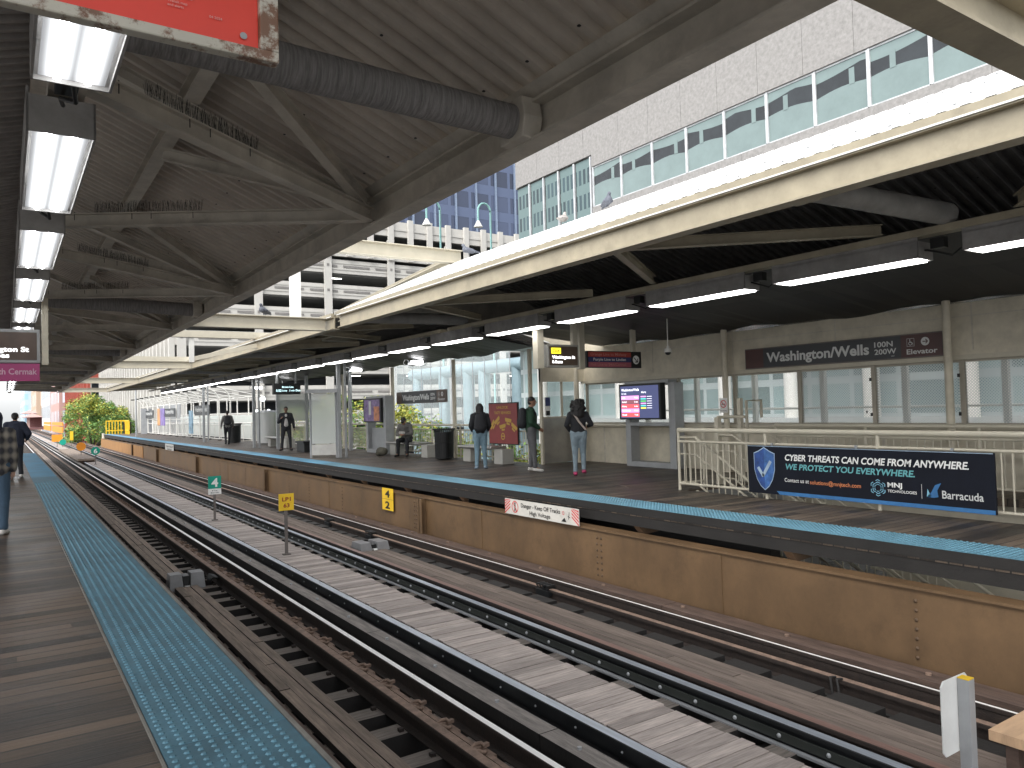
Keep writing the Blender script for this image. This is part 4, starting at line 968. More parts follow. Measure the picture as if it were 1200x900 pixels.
# information screen
t = thing('information_screen', 'lit arrivals screen with pink and red rows on a grey frame', 'screen', (13.0, 12.6, 0)); o = (13.0, 12.6, 0)
g = G(o); g.box(12.95, 13.25, 12.58, 12.78, 0, 2.02); g.box(12.95, 13.25, 14.1, 14.28, 0, 1.15); g.box(12.95, 13.25, 12.781, 14.099, 0, .13); g.box(12.95, 13.25, 12.781, 14.099, 1.0, 1.08); g.box(12.95, 13.25, 12.781, 14.28, 1.98, 2.1); g.build('frame', steelg, t, .01)
g = G(o); g.box(12.78, 12.95, 12.86, 14.3, 1.16, 2.03); g.build('case', black, t, .01)
scm = [mat('lit_screen_base', (.06, .07, .15), emit=.8), mat('lit_screen_pink', (.75, .30, .68), emit=1.0), mat('lit_screen_red', (.80, .09, .10), emit=1.0), mat('lit_screen_brown', (.25, .10, .12), emit=.8), mat('lit_screen_white', (.8, .8, .9), emit=1.2), mat('lit_screen_teal', (.1, .55, .5), emit=1.0), mat('lit_screen_yellow', (.8, .7, .1), emit=1.0), mat('lit_screen_green', (.1, .5, .15), emit=1.0)]
g = G(o); F = Face(g, (12.778, 14.24, 1.2), (0, -1, 0)); F.rect(0, 1.32, 0, .78, 0)
for k, (c, tx, mn) in enumerate(((2, 'Kimball', '9 min'), (1, '54th/Cermak', '8 min'), (2, 'Midway', '6 min'), (3, 'Kimball', '5 min'), (1, 'Loop', '4 min'))):
    z = .03+k*.105; F.rect(.03, .66, z, z+.095, c, .006); F.text(tx, .06, z+.03, .04, 4, bold=.02, d=.009); F.text(mn, .5, z+.03, .04, 4, bold=.02, d=.009)
F.text('Washington/Wells', .04, .66, .06, 4, bold=.02, d=.006); F.text('Arrivals', .04, .58, .04, 4, d=.006); F.text('Alerts', .74, .6, .05, 4, d=.006)
for k, c in enumerate((1, 5, 7, 1, 5, 6)): F.rect(.72, .9, .5-k*.055, .53-k*.055, c, .006); F.rect(.93, 1.1, .51-k*.055, .52-k*.055, 4, .006)
g.build('display', scm, t)
# maroon poster on the railing
t = thing('poster_panel', 'maroon poster panel with yellow lettering fixed to the railing', 'poster', (11.7, 18.0, .5)); o = (11.7, 18.0, .5)
g = G(o); g.box(11.68, 11.72, 17.2, 18.7, .5, 1.68); g.build('frame', black, t)
g = G(o); g.box(11.664, 11.679, 17.23, 18.67, .53, 1.65); g.build('poster', mat('maroon_poster', (.25, .035, .035), .4, var=.12), t)
ysoft = mat('mustard_lettering', (.55, .35, .06), .5, var=.05)
g = G(o); F = Face(g, (11.663, 18.67, .53), (0, -1, 0)); F.text('UNLOCK', .72, .98, .075, 0, w=.6, bold=.02, center=True); F.text('TASTY REWARDS', .72, .83, .075, 0, w=.85, bold=.02, center=True)
for cx, cy, rt_ in ((.2, .5, 50), (.45, .62, 35), (1.0, .62, -8), (.72, .45, 10), (1.28, .45, -30)):
    c, s_ = math.cos(R(rt_)), math.sin(R(rt_))
    for a, b, w_, h_ in ((0, .05, .16, .035), (0, 0, .14, .018), (-.03, -.06, .04, .03), (.04, -.07, .05, .025)):
        F.poly([(cx+c*(a+u*w_)-s_*(b+v*h_), cy+s_*(a+u*w_)+c*(b+v*h_)) for u, v in ((-1, -1), (1, -1), (1, 1), (-1, 1))], 0)
F.ring(.72, .2, .1, .03, 0); F.rect(.64, .8, .19, .22, 0, .004)
g.build('lettering', ysoft, t)
# station name signs
def namesign(lb, x, y1, z0, L, H, big=True):
    t = thing('station_sign', lb, 'sign', (x, y1, z0)); o = (x, y1, z0)
    g = G(o); g.box(x, x+.04, y1-L, y1, z0, z0+H); g.build('frame', mat('sign_trim', (.14, .12, .11), .5, var=.2), t)
    g = G(o); F = Face(g, (x-.001, y1-.02, z0+.02), (0, -1, 0)); l = L-.04; h = H-.04
    F.rect(0, l*.11, 0, h, 0); F.rect(l*.11, l*.825, 0, h, 1); F.rect(l*.825, l, 0, h, 0); g.build('panel', [mar if big else brn, gry], t)
    g = G(o); F = Face(g, (x-.001, y1-.02, z0+.02), (0, -1, 0))
    F.text('Washington/Wells', l*.13, h*.27, h*.50, 0, w=l*.55, bold=.03, d=.006)
    F.text('100N', l*.705, h*.56, h*.25, 0, w=l*.085, bold=.02, d=.006); F.text('200W', l*.705, h*.22, h*.25, 0, w=l*.10, bold=.02, d=.006); F.text('WEST', l*.78, h*.08, h*.05, 0, d=.006)
    cx, cy, r = l*.93, h*.66, h*.19
    F.disc(cx, cy, r, 1, .006); F.line(cx-r*.6, cy, cx+r*.55, cy, r*.22, 2, .008); F.line(cx+.1*r, cy+r*.5, cx+r*.6, cy, r*.2, 2, .008); F.line(cx+.1*r, cy-r*.5, cx+r*.6, cy, r*.2, 2, .008)
    bx = l*.868
    for a in ((bx-r*.9, bx+r*.9, cy-r*.95, cy-r*.88), (bx-r*.9, bx+r*.9, cy+r*.88, cy+r*.95), (bx-r*.9, bx-r*.83, cy-r*.9, cy+r*.9), (bx+r*.83, bx+r*.9, cy-r*.9, cy+r*.9)): F.rect(*a, 0, .006)
    F.ring(bx-.05*r, cy-r*.25, r*.45, r*.12, 0, .006, 14); F.disc(bx-.15*r, cy+r*.62, r*.13, 0, .006, 10); F.line(bx-.15*r, cy+r*.5, bx-.1*r, cy, r*.14, 0, .007); F.line(bx-.1*r, cy, bx+r*.4, cy-.05*r, r*.12, 0, .007); F.line(bx+r*.35, cy-.05*r, bx+.6*r, cy-r*.55, r*.12, 0, .007)
    F.text('Elevator', l*.85, h*.13, h*.23, 0, w=l*.13, bold=.02, d=.006)
    g.build('lettering', [whg, whg, mar if big else brn], t); return t
namesign('long station name sign with elevator symbol high on the wall', 13.30, 10.80, 2.22, 4.17, .43)
t = namesign('smaller station name sign on the posts above the seated person', 11.72, 24.98, 1.76, 3.7, .42, False)
# hanging signs on the right
t = thing('exit_sign', 'lit hanging sign with yellow OUT tab over the woman with crossbody strap', 'sign', (9.5, 12.6, 2.3)); o = (9.5, 12.6, 2.3)
g = G(o); g.box(9.3, 10.12, 12.55, 12.75, 2.35, 2.82); g.build('case', mat('sign_case', (.42, .41, .38), .4, .3), t, .008)
for bb in ((9.05, 9.21, 12.55, 12.72, 2.32, 3.42), (10.02, 10.14, 12.6, 12.7, 2.822, 3.42)): g = G(o); g.box(*bb); g.build('hanger', creamlt, t, .005)
g = G(o); F = Face(g, (9.34, 12.546, 2.39), (1, 0, 0)); F.rect(0, .74, 0, .39, 0); F.rect(.05, .30, .24, .36, 1, .005); F.text('Out', .09, .265, .075, 2, bold=.02, d=.007); F.text('Washington St', .07, .14, .06, 3, w=.6, bold=.03, d=.006); F.text('& Buses', .07, .045, .06, 3, bold=.03, d=.006); g.build('face', [mat('lit_brown_face', (.10, .07, .05), .4, var=.3), mat('lit_yellow', (.9, .75, .03), emit=1.1), blk, mat('lit_white', (1, 1, 1), emit=1.6)], t)
t = thing('line_sign', 'hanging sign of coloured line bands with a round arrow', 'sign', (11.1, 12.8, 2.3)); o = (11.1, 12.8, 2.3)
g = G(o); g.box(10.55, 12.15, 12.8, 12.9, 2.36, 2.73); g.build('case', black, t, .005)
for bb in ((10.34, 10.48, 12.78, 12.92, 2.33, 3.42), (11.9, 12.02, 12.82, 12.9, 2.731, 3.42)): g = G(o); g.box(*bb); g.build('hanger', creamlt, t, .005)
g = G(o); F = Face(g, (10.58, 12.796, 2.375), (1, 0, 0))
for k, (c, tx) in enumerate(((2, 'Pink Line to 54th/Cermak'), (1, 'Purple Line to Linden'), (0, 'Orange Line to Midway'))):
    F.rect(.0, 1.25, k*.113, k*.113+.11, c); F.text(tx, .06 if k != 1 else .14, k*.113+.03, .06, 3 if k == 1 else 4, w=1.05 if k != 1 else .95, bold=.015, d=.006)
F.disc(1.4, .17, .1, 3, .005); F.line(1.34, .22, 1.44, .12, .02, 5, .007); F.line(1.37, .12, 1.45, .12, .02, 5, .007); F.line(1.45, .12, 1.45, .2, .02, 5, .007)
g.build('face', [redln, navy2, pnkln, whl, mat('pale_salmon_lettering', (.55, .24, .20), .5), blk], t)
# left hanging sign
t = thing('exit_sign', 'framed brown sign with yellow tab and pink strip hanging over the left platform', 'sign', (-.3, 12, 2.0)); o = (-.3, 12, 2.0)
g = G(o); g.box(-1.2, .41, 12, 12.18, 2.31, 2.76); g.build('case', mat('grey_sign_case', (.30, .30, .30), .4, .4), t, .008)
g = G(o); g.box(-1.2, .40, 12.02, 12.1, 2.07, 2.305); g.build('lower_case', mat('dark_case', (.05, .05, .05), .5), t)
for bb in ((.425, .505, 12.02, 12.12, 2.29, 3.2), (-1.1, -1.0, 12.02, 12.12, 2.77, 3.2)): g = G(o); g.box(*bb); g.build('hanger', cream, t, .004)
g = G(o); F = Face(g, (-1.2, 11.996, 2.31), (1, 0, 0)); F.rect(.04, 1.57, .04, .41, 0); F.rect(.82, 1.14, .24, .37, 1, .005); F.text('Out', .93, .265, .085, 2, bold=.02, d=.007); F.text('Washington St', .79, .15, .065, 3, w=.69, bold=.03, d=.006); F.text('& Buses', .9, .07, .062, 3, w=.36, bold=.03, d=.006)
g.build('face', [brn, yel, blk, mat('backlit_white', (1, 1, 1), emit=1.0)], t)
g = G(o); F = Face(g, (-1.2, 12.016, 2.07), (1, 0, 0)); F.rect(.0, 1.6, .0, .235, 0); F.text('Pink Line to 54th Cermak', .55, .09, .08, 1, w=1.02, bold=.015, d=.006); g.build('strip', [pink, mat('pale_pink_lettering', (.62, .42, .50), .5)], t)
# nearer big red sign at top left
t = thing('line_sign', 'large red sign in a rusty cream frame at the top left corner', 'sign', (0, 1.71, 2.35)); o = (0, 1.71, 2.35)
rusf = mat('rusty_cream_frame', (.55, .52, .44), .5, var=.15, rust=.9)
g = G(o); g.box(-.9, .53, 1.715, 1.748, 2.352, 2.376); g.box(-.9, .53, 1.715, 1.748, 2.86, 2.89); g.box(.487, .53, 1.715, 1.748, 2.377, 2.859); g.box(-.9, .486, 1.739, 1.747, 2.377, 2.859); g.build('frame', rusf, t, .004)
g = G(o); g.box(.40, .44, 1.74, 1.77, 2.891, 3.12); g.build('hanger', cream, t)
g = G(o); g.box(-.9, .4865, 1.730, 1.738, 2.3765, 2.858); g.build('panel', redp, t)
g = G(o); F = Face(g, (-.9, 1.729, 2.374), (1, 0, 0)); F.disc(1.353, .028, .008, 1, .004, 12); F.text('cta.info', 1.21, .078, .009, 0, bold=.01); F.text('Transit map', 1.195, .064, .006, 0); F.text('and alerts', 1.195, .055, .006, 0); F.text('04 2024', 1.28, .05, .006, 0); g.build('lettering', [mat('pale_red_lettering', (.75, .35, .32), .5), steelg], t)
# camera dome, no smoking sign
t = thing('security_camera', 'white dome security camera hanging near the arrivals screen', 'camera', (11.5, 11.31, 2.6)); o = (11.5, 11.31, 2.6)
g = G(o); g.tube([(11.5, 11.31, 2.7), (11.5, 11.31, 3.3)], .012, 6); g.tube([(11.5, 11.31, 2.6), (11.5, 11.31, 2.68)], .085, 16, 0, .07); g.tube([(11.5, 11.31, 2.68), (11.5, 11.31, 2.73)], .03, 10); g.build('housing', whitep, t)
g = G(o); g.ball((11.5, 11.31, 2.59), (.06, .06, .05), 0, 14, 8); g.build('dome', black, t)
t = thing('no_smoking_sign', 'small white no smoking sign on the round cream post', 'sign', (13.12, 11.28, 1.35)); o = (13.12, 11.28, 1.35)
g = G(o); g.box(13.115, 13.122, 11.17, 11.39, 1.3, 1.62); g.build('plate', whl, t)
g = G(o); F = Face(g, (13.114, 11.39, 1.3), (0, -1, 0)); F.ring(.11, .19, .085, .018, 0); F.line(.05, .25, .17, .13, .016, 0, .006); F.line(.06, .185, .16, .185, .018, 1, .004); F.text('No smoking', .02, .03, .03, 1, w=.18); g.build('print', [redlt, blk], t)
# security banner
t = thing('banner', 'dark blue security banner with a shield and check mark on the stair railing', 'banner', (9.86, 8.03, .1)); o = (9.86, 8.03, .1)
L = 3.64; H = .745
g = G(o); g.box(9.865, 9.90, 8.03-L, 8.03, .095, .095+H); g.build('panel', navy, t, .004)
g = G(o); F = Face(g, (9.864, 8.03, .095), (0, -1, 0))
def sx(px): return (px-48)/(1135-48)*L
# positions follow the banner: fractions of its length and height
f = lambda a: a*L
F.rect(.01, L-.01, H-.012, H-.004, 8); 
F.poly([(f(.16), .002), (L-.01, .002), (L-.01, .055), (f(.145), .055)], 4)
sc, sy, sw_, sh = f(.087), H*.52, f(.051), H*.43
pts = [(0, 1), (.55, .82), (1, .72), (.98, -.05), (.75, -.5), (.4, -.82), (0, -1), (-.4, -.82), (-.75, -.5), (-.98, -.05), (-1, .72), (-.55, .82)]
F.poly([(sc+a*sw_*1.06, sy+b*sh*1.05) for a, b in pts], 8, .003); F.poly([(sc+a*sw_, sy+b*sh) for a, b in pts], 2, .005)
F.poly([(sc, sy+sh)]+[(sc+a*sw_, sy+b*sh) for a, b in pts[1:7]], 3, .006)
F.line(sc-sw_*.62, sy+.02, sc-sw_*.1, sy-sh*.38, .05, 8, .009); F.line(sc-sw_*.16, sy-sh*.36, sc+sw_*.66, sy+sh*.38, .05, 8, .009)
F.text('CYBER THREATS CAN COME FROM ANYWHERE.', f(.19), H*.715, H*.125, 0, w=f(.73), bold=.028, slant=.18, d=.006)
F.text('WE PROTECT YOU EVERYWHERE.', f(.19), H*.535, H*.115, 1, w=f(.545), bold=.028, slant=.18, d=.006)
F.text('Contact us at', f(.187), H*.28, H*.08, 0, w=f(.115), bold=.002, d=.006); F.text('solutions@mnjtech.com', f(.307), H*.27, H*.08, 5, w=f(.22), bold=.006, d=.006)
cx, cy = f(.595), H*.30
for k in range(6):
    a = R(30+60*k); r_ = H*.15
    for q in (.45, .72, 1.0):
        x_, y_ = cx+math.cos(a)*r_*q, cy+math.sin(a)*r_*q
        for s_ in (-1, 1):
            b = a+s_*R(60); F.line(x_, y_, x_-math.cos(a+s_*R(60))*r_*.32, y_-math.sin(a+s_*R(60))*r_*.32, .010, 6, .006)
F.text('MNJ', f(.632), H*.33, H*.085, 0, w=f(.055), bold=.03, d=.006); F.text('TECHNOLOGIES', f(.632), H*.235, H*.05, 0, w=f(.108), bold=.008, d=.006)
F.rect(f(.757), f(.7585), H*.17, H*.42, 7, .006)
F.poly([(f(.775), H*.21), (f(.80), H*.20), (f(.815), H*.22), (f(.812), H*.33), (f(.826), H*.46), (f(.805), H*.42), (f(.792), H*.30)], 4, .006); F.poly([(f(.775), H*.21), (f(.778), H*.35), (f(.79), H*.22)], 6, .006)
F.text('Barracuda', f(.828), H*.205, H*.135, 7, w=f(.135), bold=.012, d=.006)
g.build('artwork', [whl, teal, shblue, shblue2, mat('banner_mid_blue', (.04, .17, .40), .4), orl, mat('banner_cyan', (.25, .55, .72), .5), whg, mat('shield_silver', (.45, .58, .72), .4, .3, var=.2)], t)
g = G(o)
for y in (7.6, 6.2, 4.9): g.box(9.9, 9.95, y-.015, y+.015, .8, .88); g.box(9.9, 9.95, y-.015, y+.015, .1, .16)
g.build('clamp', steelg, t)
# danger sign
t = thing('danger_sign', 'white high voltage danger sign with striped ends below the platform edge', 'sign', (7.6, 11.66, -.37)); o = (7.6, 11.66, -.37)
g = G(o); g.box(7.58, 7.59, 9.52, 11.66, -.375, -.105); g.build('plate', mat('dirty_white_plate', (.60, .58, .53), .5, var=.12, grime=.35), t)
g = G(o); F = Face(g, (7.579, 11.66, -.375), (0, -1, 0))
for x0 in (0, 1.96):
    for k in range(5):
        s_ = 1 if x0 == 0 else -1; a = k*.054
        if s_ > 0: F.poly([(x0+.0, a), (x0+.0, a+.026), (x0+.18, min(.27, a+.026+.12)), (x0+.18, min(.27, a+.12))], 1)
        else: F.poly([(x0+.0, min(.27, a+.12)), (x0+.0, min(.27, a+.146)), (x0+.18, a+.026), (x0+.18, a)], 1)
F.ring(.33, .14, .105, .018, 1); F.line(.26, .22, .40, .06, .014, 1, .006); F.ball = None; F.disc(.33, .2, .02, 0, .004); F.line(.33, .18, .33, .11, .03, 0); F.line(.33, .11, .30, .06, .014, 0); F.line(.33, .11, .37, .06, .014, 0)
F.text('Danger - Keep Off Tracks', .52, .15, .075, 0, w=1.14, bold=.012); F.text('High Voltage', .78, .04, .07, 0, w=.6, bold=.012)
F.ring(1.74, .17, .03, .008, 1); F.poly([(1.68, .03), (1.82, .03), (1.77, .1)], 0); F.line(1.88, .08, 1.9, .2, .014, 0); F.line(1.86, .13, 1.92, .11, .012, 0)
g.build('print', [blk, redlt], t)
g = G((7.72, 47, -.3)); g.box(7.73, 7.74, 45.2, 47.8, -.45, -.02); F = Face(g, (7.729, 47.6, -.42), (0, -1, 0)); F.text('Danger - Keep Off', .2, .22, .1, 1, w=2.0, bold=.015); F.text('High Voltage', .5, .06, .1, 1, w=1.3, bold=.015)
tag(g.build('danger_sign', [mat('pale_grey_plate', (.45, .45, .43), .5, var=.15), blk]), 'small pale warning plate under the distant platform edge', 'sign')
t = thing('number_plate', 'yellow plate numbered 4 over 2 on the tan girder', 'sign', (7.6, 16.9, -.83)); o = (7.6, 16.9, -.83)
for k, ch in enumerate('24'):
    g = G(o); z = -.83+k*.265; g.box(7.59, 7.60, 16.5, 17.12, z, z+.255); g.build('plate', yel, t)
g = G(o)
for k, ch in enumerate('24'): F = Face(g, (7.589, 17.12, -.83+k*.265), (0, -1, 0)); F.text(ch, .31, .045, .165, 0, w=.26, bold=.03, center=True)
g.build('lettering', blk, t)
# track marker signs facing the camera (-Y)
def marker(x, y, z0, w, h, face, txt, lb, zt=RZ-.02, low=None, postm=None, shape=None, ang=0, tc=None):
    t = thing('track_marker', lb, 'sign', (x, y, zt)); o = (x, y, zt)
    g = G(o); g.box(x-.025, x+.025, y, y+.05, zt, z0+.02); g.box(x-.07, x+.07, y-.03, y+.08, zt, zt+.02); g.build('post', postm or mat('grey_timber_post', (.16, .14, .13), .8, var=.3) if 'grey_timber_post' not in bpy.data.materials else (postm or bpy.data.materials['grey_timber_post']), t)
    g = G(o)
    if shape: 
        n = shape; g.prism([(x+w/2*math.cos(2*math.pi*(k+.5)/n), z0+h/2+h/2*math.sin(2*math.pi*(k+.5)/n)) for k in range(n)], 'y', y-.02, y-.002)
    else: g.box(x-w/2, x+w/2, y-.02, y-.002, z0, z0+h)
    g.build('plate', face, t)
    if txt:
        g = G(o); F = Face(g, (x-w/2, y-.021, z0), (1, 0, 0))
        for s_, a, b, hh, ww in txt: F.text(s_, a, b, hh, 0, w=ww, bold=.03, center=True)
        g.build('lettering', tc or whl, t)
    if low:
        g = G(o); g.box(x-w/2, x+w/2, y-.02, y-.002, z0-.15, z0-.004); g.build('lower_plate', whl, t)
        g = G(o); F = Face(g, (x-w/2, y-.021, z0-.15), (1, 0, 0)); F.text('8-Car', .16, .085, .03, 0, w=.14, center=True); F.text('Berth', .16, .03, .03, 0, w=.2, center=True); g.build('small_print', gry, t)
    return t
marker(4.515, 20.71, -.35, .32, .32, grn, [('4', .16, .05, .22, .17)], 'green square sign numbered 4 on a post between the tracks', low=1)
marker(4.50, 14.65, -.32, .29, .32, yel, [('LP1', .145, .18, .075, .17), ('63', .145, .06, .075, .12)], 'yellow square sign reading LP1 63 on a post between the tracks', tc=dred)
marker(4.45, 50.9, -.62, .50, .50, grn, [('6', .25, .12, .26, .2)], 'green eight sided sign numbered 6 on a short post between the tracks', shape=8)
marker(4.45, 61.0, -.7, .6, .6, orn, None, 'orange round marker beside the green numbered octagon', shape=12)
marker(4.3, 87.0, -.65, .9, .7, orn, None, 'farther orange square marker between the tracks')
marker(4.75, 86.4, -1.0, .6, .6, grn, None, 'farther small green marker between the tracks', shape=8)
marker(5.6, 88, -.6, .3, .9, yel, None, 'narrow yellow marker beside the farther green marker')
# back of the near marker, bottom right
t = thing('track_marker', 'white marker board seen from behind on a grey square post', 'sign', (4.8, 2.4, RZ-.02)); o = (4.8, 2.4, RZ-.02)
g = G(o); w0, w1, z0, z1, c = 4.61, 4.925, -.60, -.155, .03
g.prism([(w0+c, z0), (w1-c, z0), (w1, z0+c), (w1, z1-c), (w1-c, z1), (w0+c, z1), (w0, z1-c), (w0, z0+c)], 'y', 2.40, 2.41); g.build('plate', mat('scuffed_white_plate', (.66, .66, .64), .5, var=.12, grime=.2), t, .002)
g = G(o); g.box(4.79, 4.86, 2.33, 2.399, RZ-.02, -.165); g.build('post', steelg, t, .003)
g = G(o); g.tube([(4.885, 2.40, -.21), (4.885, 2.385, -.21)], .01, 8); g.tube([(4.885, 2.40, -.53), (4.885, 2.385, -.53)], .01, 8); g.build('bolt', steelg, t)
g = G(o); g.box(4.792, 4.858, 2.332, 2.397, -.164, -.158); g.box(4.81, 4.84, 2.345, 2.385, -.157, -.1565, 0); g.build('post_top', yel, t)
# plywood box bottom right
t = thing('wooden_stand', 'light plywood topped stand at the bottom right corner', 'stand', (5.62, 1.6, RZ-.1)); o = (5.62, 1.6, RZ-.1)
ply = mat('plywood', (.50, .33, .20), .7, var=.25, vs=3, stretch=(1, 6, 1), bump=.2)
g = G(o); g.box(5.60, 6.5, 1.6, 2.61, -.82, -.75); g.build('top', ply, t, .004)
for x, y in ((5.72, 2.5), (6.4, 2.5), (5.72, 1.7), (6.4, 1.7)):
    g = G(o); g.box(x-.04, x+.04, y-.04, y+.04, RZ-.1, -.821); g.build('leg', timbb, t)
# low wooden deck far between tracks
t = thing('wooden_deck', 'low brown timber landing between the distant tracks', 'deck', (3.9, 55, RZ)); o = (3.9, 55, RZ)
g = G(o); g.box(3.75, 4.75, 54, 74, -1.06, -.95); g.build('boards', plankL, t)
g = G(o)
for k in range(7): g.box(3.8, 4.7, 54.2+k*3.2, 54.5+k*3.2, RZ-.17, -1.07)
g.build('support', timbb, t)
# yellow barrier
t = thing('barrier', 'yellow railing across the end of the far platform', 'railing', (7.9, 80, 0)); o = (7.9, 80, 0)
g = G(o)
for z in (.35, 1.25): g.bar((7.85, 80.0, z), (9.4, 80.0, z), .07, .1); g.bar((9.4, 80, z), (9.4, 76.5, z), .07, .1)
g.build('rail', yel, t)
g = G(o)
for k in range(7): g.box(7.85+k*.25, 7.93+k*.25, 79.96, 80.04, 0, 1.25)
for k in range(9): g.box(9.36, 9.44, 76.5+k*.43, 76.6+k*.43, 0, 1.25)
g.build('post', yel, t)
g = G((7.8, 78, -1.3)); g.box(7.72, 7.8, 80.5, 82, -1.9, .1); tag(g.build('end_post', creamlt), 'short cream post under the platform end beside the tree', 'post')
g = G((8.6, 66, 0)); g.tube([(8.6, 66, 0), (8.6, 66, 4.6)], .05, 8); tag(g.build('pole', steelg), 'thin grey pole rising beside the yellow barrier', 'pole')
# street lamps on garage roof
for i, (x, z, lb) in enumerate(((38.3, 23.4, 'pale green curved lamp nearer the canopy edge'), (44.6, 23.9, 'pale green curved lamp beside the blue tower'))):
    t = thing('street_lamp', lb, 'street lamp', (x, 70, -6.5), 'curved green street lamps'); o = (x, 70, -6.5)
    g = G(o); g.tube([(x, 70, -6.5), (x, 70, z-.9)]+[(x-.8+.8*math.cos(a), 70, z-.9+.9*math.sin(a)) for a in [k*math.pi/8 for k in range(9)]]+[(x-1.6, 70, z-2)], .11, 8); g.build('pole', mat('verdigris_paint', (.22, .42, .40), .5, var=.1) if i == 0 else bpy.data.materials['verdigris_paint'], t)
    g = G(o); g.tube([(x-1.6, 70, z-2.0), (x-1.6, 70, z-2.7)], .12, 12, 0, .5); g.build('lamp_shade', whitep, t)
# street lamp behind platform
t = thing('street_lamp', 'black street lamp with small globes beyond the walking man', 'street lamp', (14.5, 52, -6.5)); o = (14.5, 52, -6.5)
g = G(o); g.tube([(14.5, 52, -6.5), (14.5, 52, 2.4)], .08, 8); g.bar((14.1, 52, 1.9), (14.9, 52, 1.9), .05, .05); g.build('pole', black, t)
g = G(o); g.ball((14.5, 52, 2.55), .2); g.ball((14.1, 52, 1.7), .15); g.ball((14.9, 52, 1.7), .15); g.build('globe', mat('lit_globe', (.8, .85, .9), emit=1.5), t)
# ================================================================ PIGEONS
def pigeon(x, y, z, a, lb, col=(.12, .13, .16)):
    m = mat('pigeon_feather', col, .7, var=.4, vs=30); b = bmesh_body([((0, -.06, .07), (0, .07, .10), .045, .055), ((0, .06, .11), (0, .1, .17), .035, .024), ((0, .1, .18), (0, .115, .18), .026, .022), ((0, .12, .178), (0, .15, .17), .010, .004), ((0, -.06, .07), (0, -.19, .04), .035, .012), ((.05, .05, .09), (.04, -.13, .06), .025, .010), ((-.05, .05, .09), (-.04, -.13, .06), .025, .010), ((.02, .0, .05), (.02, .01, .0), .008, .006), ((-.02, .0, .05), (-.02, .01, .0), .008, .006), ((.02, -.01, .004), (.02, .05, .004), .005, .004), ((-.02, -.01, .004), (-.02, .05, .004), .005, .004)], .009, 'pigeon', m)
    b.location = (x, y, z); b.rotation_euler.z = a; b.scale = (1.25,)*3
    tag(b, lb, 'pigeon', None); return b
def blob_mesh(caps, voxel, name, smooth=2, balls=()):
    g = G()
    for c in caps:
        p, q, r1, r2 = Vector(c[0]), Vector(c[1]), c[2], c[3]; sx_ = c[4] if len(c) > 4 else 1
        d = q-p; L = d.length
        if L < 1e-6: d = Vector((0, 0, 1)); L = 1e-3
        d = d.normalized(); u = d.orthogonal().normalized() if len(c) < 6 else (Vector(c[5])-d*d.dot(Vector(c[5]))).normalized(); w = d.cross(u); seg = 12
        vs = []; N = []
        for i in range(5): th = -math.pi/2+math.pi/2*i/4; N.append((p, r1, math.sin(th), math.cos(th)))
        for i in range(5): th = math.pi/2*i/4; N.append((q, r2, math.sin(th), math.cos(th)))
        for c0, r, s_, co in N:
            for k in range(seg):
                a = 2*math.pi*k/seg; vs.append(c0+d*r*s_+(u*math.cos(a)*sx_+w*math.sin(a))*r*max(co, .02))
        n = len(N); fs = [(i*seg+k, i*seg+(k+1) % seg, (i+1)*seg+(k+1) % seg, (i+1)*seg+k) for i in range(n-1) for k in range(seg)]
        fs += [tuple(reversed(range(seg))), tuple(range((n-1)*seg, n*seg))]
        g.add(vs, fs)
    for c, r in balls: g.ball(c, r, 0, 16, 10)
    me = bpy.data.meshes.new(name); me.from_pydata(g.v, [], g.f)
    bm = bmesh.new(); bm.from_mesh(me); bmesh.ops.recalc_face_normals(bm, faces=bm.faces); bm.to_mesh(me); bm.free()
    o = bpy.data.objects.new(name, me); COL.objects.link(o)
    r = o.modifiers.new('r', 'REMESH'); r.mode = 'VOXEL'; r.voxel_size = voxel
    s_ = o.modifiers.new('s', 'SMOOTH'); s_.iterations = smooth; s_.factor = .6
    dg = bpy.context.evaluated_depsgraph_get(); m2 = bpy.data.meshes.new_from_object(o.evaluated_get(dg)); m2.name = name
    bpy.data.objects.remove(o); bpy.data.meshes.remove(me)
    m2.polygons.foreach_set('use_smooth', [True]*len(m2.polygons)); return m2
def bmesh_body(caps, voxel, name, m, parent=None, smooth=2, balls=()):
    me = blob_mesh(caps, voxel, name, smooth, balls); me.materials.clear(); me.materials.append(m)
    o = bpy.data.objects.new(name, me); COL.objects.link(o)
    if parent: o.parent = parent
    return o
pigeon(4.62, 16.3, 3.632, R(130), 'grey pigeon standing on the second tie beam')
pigeon(8.66, 9.85, 4.93, R(160), 'dark pigeon leaning down at the ridge of the white roof')
pigeon(8.66, 11.1, 4.93, R(-60), 'pale pigeon farther along the white roof ridge', (.40, .37, .35))
pigeon(8.62, 14.45, 4.95, R(60), 'grey pigeon at the far end of the white roof ridge')
